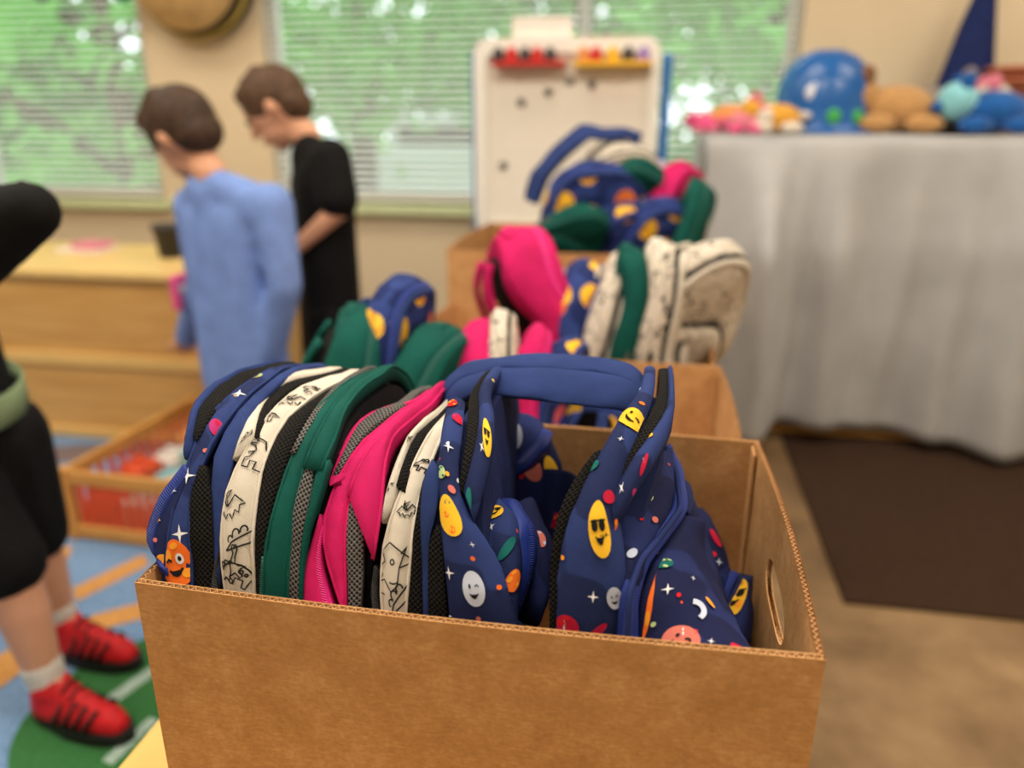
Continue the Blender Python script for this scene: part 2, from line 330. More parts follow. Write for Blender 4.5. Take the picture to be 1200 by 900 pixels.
hb = thing('parked_van', 'pale van parked outside beyond the wide blind', 'van', (-2.6, 10.6, -.5))
G().box((-3.7, 9.9, -.15), (-1.5, 11.3, .75), 0, .12).box((-3.5, 10.0, .70), (-2.1, 11.2, 1.15), 0, .14).make('body', 'house_white', hb, smooth=False)
for wx in (-3.2, -2.0):
    G().tube([(wx, 9.86, -.17), (wx, 10.06, -.17)], .3, 16).make('wheel', 'shoe_black', hb)
boxo('side_window', (-3.3, 9.985, .8), (-2.3, 10.01, 1.05), 'dark_plastic', hb)

# ------------------------------------------------------------------ floor things: mat, rug
tag(boxo('floor_mat', (.50, 1.70, 0), (1.75, 2.95, .010), 'mat_brown', None, .004), 'dark brown floor mat under the grey draped cloth', 'mat')
rug = thing('play_rug', 'blue play rug with tan bands and a green circle', 'rug', (-2.0, 1.6, 0))
boxo('rug_field', (-3.7, .2, 0), (-.60, 3.1, .010), 'rug_blue', rug)
def poly(name, pts, z, mat, parent, th=.0015):
    n_ = len(pts); V = [(x, y, z) for x, y in pts]+[(x, y, z-th) for x, y in pts]
    return mk(name, V, [tuple(range(n_))]+[tuple(range(2*n_-1, n_-1, -1))]+[(i, i+n_, (i+1) % n_+n_, (i+1) % n_) for i in range(n_)], mat, parent, smooth=False)
def flo(pts): return [(lambda p: (p.x, p.y))(pz(u, v, .010)) for u, v in pts]
gc = pz(165, 830, .01)
poly('green_disc', [(gc.x+.21*math.cos(a*math.pi/20), gc.y+.235*math.sin(a*math.pi/20)) for a in range(40)], .0125, 'rug_green', rug)
for q in [[(96, 838), (178, 782), (182, 792), (106, 846)], [(120, 893), (176, 842), (186, 846), (132, 898)]]: poly('pale_stripe', flo(q), .0140, 'rug_pale', rug)
poly('tan_band', flo([(85, 690), (168, 650), (175, 662), (90, 705)]), .0118, 'rug_tan', rug)
poly('tan_band', flo([(-60, 800), (60, 735), (170, 705), (172, 724), (80, 748), (-60, 850)]), .0119, 'rug_tan', rug)
poly('tan_band', flo([(-200, 700), (-60, 660), (85, 640), (80, 655), (-200, 760)]), .0117, 'rug_tan', rug)
poly('dark_band', flo([(40, 525), (190, 515), (190, 530), (50, 545)]), .0117, 'rug_dark', rug)
poly('pale_band', flo([(-100, 560), (60, 548), (70, 580), (-100, 610)]), .0117, 'rug_pale', rug)

# ------------------------------------------------------------------ wooden shelf, crate, table
sh = thing('toy_shelf', 'low light wood shelf unit under the window', 'shelf', (-2.3, 2.55, 0))
sx0, sx1, sy0, sy1, szt = -3.3, -1.28, 2.27, 2.80, .625
boxo('top_board', (sx0-.015, sy0-.02, szt-.028), (sx1+.015, sy1+.01, szt), 'shelf_top', sh, .006)
boxo('upper_panel', (sx0+.02, sy0+.006, .33), (sx1-.02, sy0+.02, szt-.028), 'shelf_wood', sh); boxo('middle_rail', (sx0+.02, sy0-.008, .285), (sx1-.02, sy0+.02, .33), 'shelf_edge', sh, .004)
boxo('lower_panel', (sx0+.02, sy0+.006, .045), (sx1-.02, sy0+.02, .285), 'shelf_wood', sh); boxo('base_rail', (sx0+.02, sy0-.006, .0125), (sx1-.02, sy0+.02, .05), 'shelf_edge', sh, .004)
for x in (sx0, sx1-.02): boxo('side_panel', (x, sy0, .0125), (x+.02, sy1, szt-.028), 'shelf_wood', sh)
boxo('back_panel', (sx0+.02, sy1-.012, .0125), (sx1-.02, sy1, szt-.028), 'shelf_wood', sh)
p = py(200, 292, 2.55); pt = thing('plant_pot', 'small black pot on the wooden shelf', 'pot', (p.x, 2.55, szt))
V = []; prof = [(.0, .0), (.038, .0), (.052, .10), (.057, .10), (.057, .118), (.048, .118), (.044, .02), (0, .02)]; ns = 20
g = G(); V = [(p.x+r*math.cos(2*math.pi*j/ns), 2.55+r*math.sin(2*math.pi*j/ns), szt+z) for r, z in prof for j in range(ns)]
g.add(V, [(i*ns+j, i*ns+(j+1) % ns, (i+1)*ns+(j+1) % ns, (i+1)*ns+j) for i in range(len(prof)-1) for j in range(ns)]).make('body', 'pot', pt)
G().ball((p.x, 2.55, szt+.085), (.046, .046, .016)).make('soil', 'bark', pt)
p = py(100, 280, 2.62); tr = thing('toy_tray', 'flat pink and white tray lying on the wooden shelf', 'tray', (p.x, 2.62, szt))
boxo('tray_base', (p.x-.09, 2.55, szt), (p.x+.09, 2.69, szt+.012), 'paper', tr, .004); boxo('pink_block', (p.x-.03, 2.57, szt+.012), (p.x+.08, 2.67, szt+.035), 'plush_pink', tr, .006)
p = pz(130, 600, 0); 
cr = thing('wooden_crate', 'wooden toy crate with orange slats on the rug', 'crate', (-1.45, 1.75, 0))
cpts = [pz(84, 622, .012), pz(240, 655, .012)]; A = Vector((-1.53, 1.62, 0)); ex = Vector((1, -.04, 0)).normalized(); ey = Vector((-ex.y, ex.x, 0))
CW, CD, CH = .355, .60, .21
def cbox(name, a, b, mat, bev=.004):
    g = G().box(a, b, 0, bev); g.v = [A+ex*v[0]+ey*v[1]+Vector((0, 0, v[2]+.0125)) for v in g.v]; return g.make(name, mat, cr, smooth=False)
cbox('floor_board', (.01, .01, .01), (CW-.01, CD-.01, .022), 'crate_wood')
for x in (0, CW-.03):
    for y in (0, CD-.03): cbox('corner_post', (x, y, 0), (x+.03, y+.03, CH), 'crate_wood')
for z in (0.005, CH-.045):
    cbox('rail', (.03, .004, z), (CW-.03, .02, z+.04), 'crate_wood'); cbox('rail', (.03, CD-.02, z), (CW-.03, CD-.004, z+.04), 'crate_wood')
    cbox('rail', (.004, .03, z), (.02, CD-.03, z+.04), 'crate_wood'); cbox('rail', (CW-.02, .03, z), (CW-.004, CD-.03, z+.04), 'crate_wood')
for k in range(9):
    x = .05+k*(CW-.12)/8; cbox('slat', (x, .008, .045), (x+.018, .016, CH-.045), 'crate_red', .001); cbox('slat', (x, CD-.016, .045), (x+.018, CD-.008, CH-.045), 'crate_red', .001)
for k in range(12):
    y = .05+k*(CD-.12)/11; cbox('slat', (.008, y, .045), (.016, y+.018, CH-.045), 'crate_red', .001); cbox('slat', (CW-.016, y, .045), (CW-.008, y+.018, CH-.045), 'crate_red', .001)
rr = random.Random(4); cm = ['red_plastic', 'pale_teal', 'paper', 'crate_red', 'plush_aqua', 'red_plastic', 'paper', 'pale_teal', 'red_plastic', 'plush_orange', 'red_plastic', 'plush_aqua']
cn = {'red_plastic': 'red', 'pale_teal': 'teal', 'paper': 'white', 'crate_red': 'orange red', 'plush_aqua': 'aqua', 'plush_orange': 'orange'}
where = ['in the front corner', 'by the front slats', 'in the near right corner', 'along one side', 'in the middle', 'beside the middle', 'by the long rail', 'towards the back', 'near the back middle', 'at the back rail', 'in the back corner', 'on top of the pile']
for k in range(12):
    lx = .075+(k % 3)*.103+rr.uniform(-.01, .01); ly = .10+(k//3)*.132; c = A+ex*lx+ey*ly+Vector((0, 0, .0345)); s = .046
    t = thing('toy_block', '%s toy block in the wooden crate %s' % (cn[cm[k]], where[k]), 'toy', c, 'toys in the wooden crate')
    hh = rr.uniform(.07, .14); g = G().box((-s, -s, 0), (s, s, hh), 0, .012); g.make('block', cm[k], t, smooth=False, world=False)
    g = G(); 
    for a_, b_ in ((-1, -1), (1, -1), (1, 1), (-1, 1)): g.tube([(a_*.02, b_*.02, hh-.001), (a_*.02, b_*.02, hh+.012)], .012, 10)
    g.make('studs', cm[k], t, world=False)
    t.rotation_euler = (0, 0, math.atan2(ex.y, ex.x)+rr.uniform(-.15, .15))
TBZ = .46
tb = thing('long_table', 'low light wood table under the cardboard boxes', 'table', (-.17, 1.4, 0))
boxo('tabletop', (-.52, .30, TBZ-.03), (.165, 2.42, TBZ), 'table_wood', tb, .006)
boxo('apron', (-.45, .36, TBZ-.09), (.11, 2.36, TBZ-.03), 'table_wood', tb)
for x in (-.46, .12):
    for y in (.36, 1.36, 2.36): G().tube([(x, y, 0.0125 if x < 0 else 0), (x, y, TBZ-.03)], [.018, .024], 12).make('leg', 'steel', tb)

# ------------------------------------------------------------------ cardboard boxes
def lerp(a, b, t): return a+(b-a)*t
def cardboard_box(label, x0, x1, y0, y1, zb, zt, bow=.006, holes=True):
    t = thing('cardboard_box', label, 'box', ((x0+x1)/2, (y0+y1)/2, zb), 'open cardboard boxes of backpacks'); TH = .0058; LN = .0009
    def wall(name, a, b, outward, hole):
        a = Vector(a); b = Vector(b); o = Vector(outward); L = (b-a).length; e = (b-a).normalized(); H = zt-zb; NU = 24
        def pt(s, z, d): return a+e*(s*L)+o*(bow*math.sin(math.pi*s)*((z-zb)/H)**2+d)+Vector((0, 0, z))
        hz = zt-.070; hc = .46; hw = .056/L; hh = .019
        for liner, d0 in (('outer_liner', 0.0), ('inner_liner', -TH+LN)):
            g = G()
            if not hole:
                NV = 6; V = [pt(i/NU, zb+H*j/NV, d0-dd) for dd in (0, LN) for j in range(NV+1) for i in range(NU+1)]; S = (NU+1)*(NV+1); Fc = []
                for j in range(NV):
                    for i in range(NU): q = j*(NU+1)+i; Fc += [(q, q+1, q+NU+2, q+NU+1), (S+q, S+q+NU+1, S+q+NU+2, S+q+1)]
                for i in range(NU): q = NV*(NU+1)+i; Fc += [(q, q+1, S+q+1, S+q)]
                g.add(V, Fc)
            else:
                K = 48; rings = 6; V = []
                for dd in (0, LN):
                    for r_ in range(rings+1):
                        w = r_/rings
                        for k in range(K):
                            an = 2*math.pi*k/K; cx, sx = math.cos(an), math.sin(an)
                            hx = hc+hw*np.sign(cx)*abs(cx)**.55; hy = hz+hh*np.sign(sx)*abs(sx)**.9
                            m_ = max(abs(cx), abs(sx)); qx, qy = cx/m_, sx/m_
                            rx = .5+.5*qx; ry = (zb+zt)/2+(zt-zb)/2*qy
                            V.append(pt(lerp(hx, rx, w), lerp(hy, ry, w), d0-dd))
                S = (rings+1)*K; Fc = []
                for r_ in range(rings):
                    for k in range(K):
                        q = r_*K+k; q2 = r_*K+(k+1) % K; Fc += [(q, q2, q2+K, q+K), (S+q, S+q+K, S+q2+K, S+q2)]
                for k in range(K): q = k; q2 = (k+1) % K; Fc += [(q, q+S, q2+S, q2)]
                g.add(V, Fc)
            g.make(liner if name is None else name+'_'+liner, 'cardboard', t, smooth=False)
        # fluted medium seen along the top edge (and round the hand hole)
        nz = int(L/.0031); g = G(); V = []
        for i in range(nz+1):
            s = i/nz; d = (-LN*1.0 if i % 2 else -TH+LN*1.0)
            for z in (zt-.0004, zt-.022): V += [pt(s, z, d), pt(min(1, s+.0005/L*1.2), z, d)]
        Fc = []
        for i in range(nz): q = 4*i; Fc += [(q, q+1, q+5, q+4), (q, q+4, q+6, q+2), (q+1, q+3, q+7, q+5)]
        g.add(V, Fc); g.make('fluted_edge', 'flute', t, smooth=False)
        g = G(); NU2 = 24; V = []
        for i in range(NU2+1): V += [pt(i/NU2, zt-.006, -LN), pt(i/NU2, zt-.006, -TH+LN)]
        g.add(V, [(2*i, 2*i+2, 2*i+3, 2*i+1) for i in range(NU2)]); g.make('core', 'flute_core', t, smooth=False)  # dark strip below the rim paints the shade inside the flutes
        if hole:
            g = G(); K = 90; V = []
            for k in range(K+1):
                an = 2*math.pi*k/K; cx, sx = math.cos(an), math.sin(an); hx = hc+hw*np.sign(cx)*abs(cx)**.55; hy = hz+hh*np.sign(sx)*abs(sx)**.9
                d = -LN if k % 2 else -TH+LN; V += [pt(hx, hy, d), pt(hc+(hx-hc)*1.06, hz+(hy-hz)*1.12, d)]
            g.add(V, [(2*i, 2*i+1, 2*i+3, 2*i+2) for i in range(K)]); g.make('hole_flute', 'flute', t, smooth=False)
    wall('front', (x0, y0, 0), (x1, y0, 0), (0, -1, 0), False); wall('back', (x1, y1, 0), (x0, y1, 0), (0, 1, 0), False)
    wall('end', (x1, y0, 0), (x1, y1, 0), (1, 0, 0), holes); wall('end', (x0, y1, 0), (x0, y0, 0), (-1, 0, 0), holes)
    boxo('bottom', (x0+.004, y0+.004, zb), (x1-.004, y1-.004, zb+.004), 'cardboard', t)
    boxo('glue_flap', (x1-.0085, y1-.034, zb+.01), (x1-.0066, y1-.007, zt-.004), 'cardboard', t)
    return t
BT = .76
cardboard_box('open cardboard box in front, in sharp focus, holding a row of upright backpacks', -.381, .129, .457, .834, TBZ, BT)
cardboard_box('second cardboard box, right behind the front one', -.43, .127, .90, 1.302, TBZ, .70)
cardboard_box('third cardboard box, hidden under cream and green backpacks', -.46, .12, 1.335, 1.74, TBZ, .69)
cardboard_box('farthest cardboard box with a heap of backpacks before the easel', -.495, .10, 1.83, 2.36, TBZ, .80, .012)

# ------------------------------------------------------------------ sewn strips, pillows, prints
def resample(P, n):
    P = np.array([tuple(p) for p in P], float); d = np.r_[0, np.cumsum(np.linalg.norm(np.diff(P, axis=0), axis=1))]
    s = np.linspace(0, d[-1], n); Q = np.stack([np.interp(s, d, P[:, k]) for k in range(3)], 1)
    for _ in range(2):
        Q[1:-1] = Q[1:-1]*.5+(Q[:-2]+Q[2:])*.25
    return Q
class Strip:
    """a padded band of cloth between two edges in space: bulges outwards, has real thickness"""
    def __init__(s, Lp, Rp, bulge, dep=.012, n=30, m=9, k=.7, ref=.03, flat=False, cam=False):
        if cam:                                                         # outer side of the cloth: keep the winding consistent
            a_, b_ = resample(Lp, 7), resample(Rp, 7); c_ = (a_+b_)/2; nn_ = np.cross(b_-a_, np.gradient(c_, axis=0))
            if (nn_*(c_-np.array(CAM))).sum() > 0: Lp, Rp = Lp[::-1], Rp[::-1]
        s.n, s.m, s.dep = n, m, dep; s.L = resample(Lp, n); s.R = resample(Rp, n)
        C_ = (s.L+s.R)/2; T = np.gradient(C_, axis=0); W = s.R-s.L
        s.w = np.linalg.norm(W, axis=1)
        Nn = np.cross(W, T); ln = np.linalg.norm(Nn, axis=1, keepdims=True); Nn = Nn/np.maximum(ln, 1e-9)
        for i in range(1, n):
            if ln[i] < 1e-9: Nn[i] = Nn[i-1]
        for i in range(n-2, -1, -1):
            if ln[i] < 1e-9 or not Nn[i].any(): Nn[i] = Nn[i+1]
        for _ in range(3): Nn[1:-1] = Nn[1:-1]*.5+(Nn[:-2]+Nn[2:])*.25
        s.N = Nn/np.linalg.norm(Nn, axis=1, keepdims=True); s.b = bulge*np.minimum(1, s.w/ref) if not flat else np.full(n, bulge); s.k = k
        s.len = np.linalg.norm(np.diff(C_, axis=0), axis=1).sum()
    def at(s, p, q, lift=0.0):
        x = min(max(p, 0), 1)*(s.n-1); i = min(int(x), s.n-2); f = x-i; q = min(max(q, 0), 1)
        A = s.L[i]*(1-f)+s.L[i+1]*f; B = s.R[i]*(1-f)+s.R[i+1]*f; Nn = s.N[i]*(1-f)+s.N[i+1]*f; b = s.b[i]*(1-f)+s.b[i+1]*f
        P_ = A+(B-A)*q; wr_ = noise.noise(Vector(P_*34))*.0026+noise.noise(Vector(P_*(95, 95, 60)))*.0007
        return P_+Nn*(b*(max(0, 1-(2*q-1)**2))**s.k+lift+wr_*(1 if 0 < q < 1 else .3))
    def geo(s, g, mi=0):
        V = []; Fc = []; m = s.m; qs = [.5-.5*math.cos(math.pi*j/(m-1)) for j in range(m)]
        for i in range(s.n):
            for q in qs: V.append(s.at(i/(s.n-1), q))
            dd = s.dep*min(1, s.w[i]/.008); sh_ = (s.R[i]-s.L[i])*.12
            V.append(s.R[i]-s.N[i]*dd-sh_); V.append(s.L[i]-s.N[i]*dd+sh_)
        r = m+2
        for i in range(s.n-1):
            for j in range(r): Fc.append((i*r+j, i*r+(j+1) % r, (i+1)*r+(j+1) % r, (i+1)*r+j))
        Fc.append(tuple(range(r-1, -1, -1))); Fc.append(tuple((s.n-1)*r+j for j in range(r)))
        g.add(V, Fc, mi); return g
    def make(s, name, mat, parent, world=True):
        o = s.geo(G()).make(name, mat, parent, world=world); m = s.m; uv = np.zeros((s.n*(m+2), 2)); ys = np.r_[0, np.cumsum(np.linalg.norm(np.diff((s.L+s.R)/2, axis=0), axis=1))]
        for i in range(s.n):
            for j in range(m): uv[i*(m+2)+j] = ((.5-.5*math.cos(math.pi*j/(m-1))-.5)*s.w[i], ys[i])
            uv[i*(m+2)+m] = (.5*s.w[i]+s.dep, ys[i]); uv[i*(m+2)+m+1] = (-.5*s.w[i]-s.dep, ys[i])
        me = o.data; lay = me.uv_layers.new(name='UVMap'); vi = np.zeros(len(me.loops), int); me.loops.foreach_get('vertex_index', vi); lay.data.foreach_set('uv', uv[vi].ravel()); return o
    def find(s, u, v):
        best = None
        for i in range(41):
            for j in range(21):
                p, q = i/40, j/20; a = proj(s.at(p, q)); e = (a[0]-u)**2+(a[1]-v)**2
                if best is None or e < best[0]: best = (e, p, q)
        return best[1], best[2]

def CS(*a): return Strip(*a, cam=True)
class Print:
    """flat printed motifs laid on a strip, all in one mesh"""
    MM = ['m_yellow', 'm_orange', 'm_amber', 'm_coral', 'm_crimson', 'm_magenta', 'm_teal', 'm_pale', 'm_white', 'm_black', 'm_lime', 'm_red', 'm_dnavy', 'm_line']
    def __init__(s): s.g = G(); s.lv = 0
    def mi(s, c): return s.MM.index('m_'+c)
    def setup(s, st, u, v, r, ang=0, sx=1.0):
        s.st = st; s.p0, s.q0 = st.find(u, v); P0 = Vector(st.at(s.p0, s.q0)); s.k = r*depth(P0)/F; s.ang = ang; s.sx = sx
        i = int(s.p0*(st.n-1)); s.wq = max(st.w[i], .004)
    def P(s, x, y, lift):
        x *= s.sx; c, sn = math.cos(s.ang), math.sin(s.ang); a = (x*c-y*sn)*s.k; b = (x*sn+y*c)*s.k
        return s.st.at(s.p0+b/s.st.len, min(max(s.q0+a/s.wq, .03), .97), lift*1.3+.0007)
    def disc(s, x, y, rx, ry, c, lift, n=18, rings=3, rot=0, a0=0, a1=2*math.pi):
        V = [s.P(x, y, lift)]; Fc = []; full = abs(a1-a0-2*math.pi) < 1e-6; cnt = n if full else n+1
        for r_ in range(1, rings+1):
            for k in range(cnt):
                an = a0+(a1-a0)*k/n; dx, dy = rx*math.cos(an)*r_/rings, ry*math.sin(an)*r_/rings
                V.append(s.P(x+dx*math.cos(rot)-dy*math.sin(rot), y+dx*math.sin(rot)+dy*math.cos(rot), lift))
        for k in range(n): Fc.append((0, 1+k, 1+(k+1) % cnt))
        for r_ in range(rings-1):
            for k in range(n): a, b = 1+r_*cnt+k, 1+r_*cnt+(k+1) % cnt; Fc.append((a, a+cnt, b+cnt, b))
        s.g.add(V, Fc, s.mi(c))
    def line(s, pts, w, c, lift):
        P_ = []
        for i in range(len(pts)-1):
            a, b = pts[i], pts[i+1]; ns_ = max(1, int(math.hypot(b[0]-a[0], b[1]-a[1])*s.k/.0035))
            P_ += [(a[0]+(b[0]-a[0])*j/ns_, a[1]+(b[1]-a[1])*j/ns_) for j in range(ns_)]
        P_.append(pts[-1]); V = []
        for i, p in enumerate(P_):
            a = P_[max(0, i-1)]; b = P_[min(len(P_)-1, i+1)]; dx, dy = b[0]-a[0], b[1]-a[1]; l = math.hypot(dx, dy) or 1; hx, hy = -dy/l*w/2/s.k, dx/l*w/2/s.k
            V += [s.P(p[0]+hx, p[1]+hy, lift), s.P(p[0]-hx, p[1]-hy, lift)]
        s.g.add(V, [(2*i, 2*i+1, 2*i+3, 2*i+2) for i in range(len(P_)-1)], s.mi(c))
    def star(s, st, u, v, r, c='white', ang=0):
        s.setup(st, u, v, r, ang); V = [s.P(0, 0, .0006)]
        for k in range(8):
            a = k*math.pi/4; q = 1.0 if k % 2 == 0 else .24; V.append(s.P(math.cos(a)*q, math.sin(a)*q, .0006))
        s.g.add(V, [(0, 1+k, 1+(k+1) % 8) for k in range(8)], s.mi(c))
    def dot(s, st, u, v, r, c): s.setup(st, u, v, r); s.disc(0, 0, 1, 1, c, .0006, 10, 1)
    def moonlet(s, st, u, v, r, c, ang=0):
        s.setup(st, u, v, r, ang); s.line([(math.cos(a)*1, math.sin(a)*1) for a in [x*.28-1.2 for x in range(10)]], r*.00035, c, .0006)
    def planet(s, st, u, v, r, c, c2=None, face='smile', ang=0, sx=1.0, sy=1.0, ink='black'):
        s.setup(st, u, v, r, ang, sx); s.disc(0, 0, 1, sy, c, .0006, 22, 4)
        if c2:
            s.disc(-.45, .35*sy, .32, .26*sy, c2, .0009, 12, 2); s.disc(.5, -.5*sy, .28, .2*sy, c2, .0009, 12, 2); s.disc(.1, .72*sy, .3, .14*sy, c2, .0009, 12, 2)
        if face: s.face(face, sy, ink)
    def face(s, kind, sy=1.0, ink='black'):
        lw = .12*s.k
        if kind == 'shades':
            s.disc(-.38, .12*sy, .30, .22*sy, ink, .0012, 12, 2); s.disc(.34, .12*sy, .30, .22*sy, ink, .0012, 12, 2); s.line([(-.75, .28*sy), (.75, .28*sy)], lw, ink, .0012)
        elif kind == 'wink':
            s.disc(.32, .15*sy, .24, .24*sy, 'white', .0011, 12, 2); s.disc(.34, .15*sy, .11, .11*sy, ink, .0014, 10, 1)
            s.line([(-.55, .08*sy), (-.38, .2*sy), (-.2, .08*sy)], lw, ink, .0012)
        else:
            s.disc(-.32, .15*sy, .10, .14*sy, ink, .0012, 10, 1); s.line([(.15, .12*sy), (.32, .24*sy), (.5, .12*sy)], lw, ink, .0012)
        s.line([(-.38, -.25*sy), (-.2, -.45*sy), (.1, -.48*sy), (.36, -.25*sy)], lw, ink, .0012)
        s.disc(0, -.3*sy, .28, .26*sy, ink, .0010, 10, 1, 0, math.pi, 2*math.pi)
    def dino(s, st, u, v, r, kind, ang=0, sx=1.0, w=.0014):
        s.setup(st, u, v, r*1.15, ang, sx)
        for pl in DINO[kind]: s.line(pl, w, 'line', .0006)
    def make(s, parent):
        o = s.g.make('print', None, parent, smooth=True, mats=s.MM); o['kind'] = 'stuff'; return o
def arcp(cx, cy, rx, ry, a0, a1, n=8): return [(cx+rx*math.cos(R(a0+(a1-a0)*i/n)), cy+ry*math.sin(R(a0+(a1-a0)*i/n))) for i in range(n+1)]
DINO = {
 'stego': [arcp(0, -.1, .75, .42, 180, 0)+[(1.05, -.35), (.7, -.32)], [(-.75, -.1), (-1.0, -.05), (-1.05, -.3), (-.75, -.35), (-.45, -.3)], [(-.45, -.3), (-.45, -.75), (-.2, -.75), (-.2, -.38), (.3, -.38), (.32, -.75), (.55, -.75), (.6, -.33)],
           arcp(-.45, .22, .13, .2, 200, -20, 6), arcp(-.15, .33, .14, .24, 190, -10, 6), arcp(.15, .33, .14, .22, 190, -10, 6), arcp(.43, .2, .12, .17, 190, -20, 6), arcp(-.92, -.13, .035, .035, 0, 360, 6)],
 'ptero': [[(0, .1), (-.5, .55), (-1, .2), (-.75, .1), (-.62, -.2), (-.4, -.05), (-.2, -.4), (-.05, -.2)], [(0, .1), (.5, .5), (1, .1), (.7, .05), (.6, -.25), (.4, -.1), (.2, -.45), (.05, -.2)], [(0, .1), (-.05, .45), (.35, .75), (-.25, .65), (-.15, .9), (-.3, .6), (-.1, .1)], arcp(-.12, .58, .03, .03, 0, 360, 6)],
 'long': [[(-.9, .75), (-.95, .9), (-.75, 1.0), (-.6, .85), (-.55, .5), (-.45, .2), (-.1, .25), (.3, .15), (.7, -.1), (1.1, -.45), (.6, -.3), (.5, -.75), (.28, -.75), (.25, -.4), (-.2, -.42), (-.22, -.78), (-.45, -.78), (-.5, -.3), (-.68, .05), (-.72, .6), (-.9, .75)], arcp(-.78, .88, .03, .03, 0, 360, 6), arcp(0, -.05, .12, .08, 0, 360, 8), arcp(.3, -.12, .08, .06, 0, 360, 8)],
 'trex': [[(-.6, .95), (-.95, .75), (-.9, .55), (-.5, .5), (-.3, .3), (-.35, -.2), (-.55, -.3), (-.5, -.75), (-.15, -.75), (-.2, -.4), (.1, -.35), (.12, -.75), (.45, -.75), (.4, -.2), (1.0, .25), (.5, .25), (.1, .55), (-.1, .9), (-.6, .95)], [(-.35, .15), (-.62, .05), (-.55, -.02)], [(-.88, .62), (-.5, .66)], arcp(-.55, .8, .05, .05, 0, 360, 6)],
 'horn': [[(-.2, .9), (.9, .25), (.25, .05), (.15, -.55), (-.15, -.7), (-.45, -.3), (-.75, -.35)], [(-.2, .9), (-.55, .65), (-.4, .3), (-.75, .1), (-.55, -.15), (-.85, -.35), (-.75, -.75), (-.5, -.8)], arcp(-.05, .25, .09, .09, 0, 360, 8), [(.25, .05), (.6, .75), (.35, .5)], arcp(.0, -.35, .2, .1, 200, 340, 5), [(-.85, .6), (-1.05, .2), (-1.0, -.3), (-1.1, -.8)]],
 'spike': [[(-.8, -.8), (-.5, -.2), (.7, .9), (.8, .2), (-.8, -.8)], arcp(-.35, .3, .2, .28, 230, 10, 7), arcp(.05, .62, .2, .26, 220, 0, 7), arcp(-.62, -.1, .17, .22, 240, 30, 6)],
}
def pillow(g, ring, cen, nrm, amt, mi=0, flip=False, levels=(1, .92, .75, .5, .22), k=.5):
    ring = [Vector(p) for p in ring]; cen = Vector(cen); nrm = Vector(nrm); n_ = len(ring); V = []; Fc = []
    for lv in levels:
        for p in ring: V.append(cen+(p-cen)*lv+nrm*(amt*(1-lv*lv)**k))
    V.append(cen+nrm*amt); L_ = len(levels)
    for a in range(L_-1):
        for j in range(n_): q = (a*n_+j, a*n_+(j+1) % n_, (a+1)*n_+(j+1) % n_, (a+1)*n_+j); Fc.append(q[::-1] if flip else q)
    for j in range(n_): q = ((L_-1)*n_+j, (L_-1)*n_+(j+1) % n_, L_*n_); Fc.append(q[::-1] if flip else q)
    return g.add(V, Fc, mi)

# ------------------------------------------------------------------ backpacks in the front box
class Arch:
    """outline of an upright backpack across the box: list of (y, z) by arc length"""
    def __init__(s, zt, yc=.645, a=.18, zb=TBZ+.006, n=3.4, tilt=0.0):
        P = []
        for k in range(400):
            ph = math.pi*k/399; c, sn = -math.cos(ph), math.sin(ph)
            P.append((yc+a*np.sign(c)*abs(c)**(2/n), zb+(zt-zb)*abs(sn)**(2/n)))
        P = np.array(P); d = np.r_[0, np.cumsum(np.linalg.norm(np.diff(P, axis=0), axis=1))]; s.t = np.linspace(0, 1, 300)
        s.P = np.stack([np.interp(s.t*d[-1], d, P[:, k]) for k in (0, 1)], 1)
    def at(s, t): return np.interp(t, s.t, s.P[:, 0]), np.interp(t, s.t, s.P[:, 1])
    def hit(s, u, v):
        d = ray(u, v); df = CAMZ+d.z*s.P[:, 0]/d.y-s.P[:, 1]; lim = 230
        best = int(np.argmin(np.abs(df[:lim])))
        for k in range(lim-1):
            if df[k] > 0 and df[k+1] <= 0 or df[k] < 0 and df[k+1] >= 0: best = k; break
        return s.t[best], d.x*s.P[best, 0]/d.y
    def edge(s, pxs, down=False, ext=False, inset=0.0, n=40):
        tx = [s.hit(*p) for p in pxs]; tx.sort()
        if down: tx = [(.04, tx[0][1])]+tx
        if ext: tx = tx+[(.96, tx[-1][1])]
        t = np.linspace(tx[0][0], tx[-1][0], n); X = np.interp(t, [a for a, b in tx], [b for a, b in tx]); o = []
        for tt, x in zip(t, X):
            y, z = s.at(tt)
            if z < BT-.004: y = min(max(y, .477), .812)
            o.append(((-.372+.08*(x+.372) if x < -.372 else .12+.08*(x-.12) if x > .12 else x) if z < BT+.004 else x, y, z))
        return o
GRP = 'backpacks standing in the front box'
def bag_body(arch, Lpx, Rpx, mat, t, shrink=.014):
    L = arch.edge(Lpx, True, True, n=48); R_ = arch.edge(Rpx, True, True, n=48); yc = .645; zc = .60; g = G()
    def sh(P): return [Vector((p[0], yc+(p[1]-yc)*(1-shrink/.16), zc+(p[2]-zc)*(1-shrink/.22))) for p in P]
    A, B = sh(L), sh(R_); n_ = len(A)
    g.add(A+B, [(i, i+1, n_+i+1, n_+i) for i in range(n_-1)]+[(n_-1, 0, n_, 2*n_-1)])
    ca = sum(A, Vector())/n_; cb = sum(B, Vector())/n_
    pillow(g, A, ca, (-1, 0, 0), .003, 0, False); pillow(g, B, cb, (1, 0, 0), .003, 0, True)
    return g.make('body', mat, t)

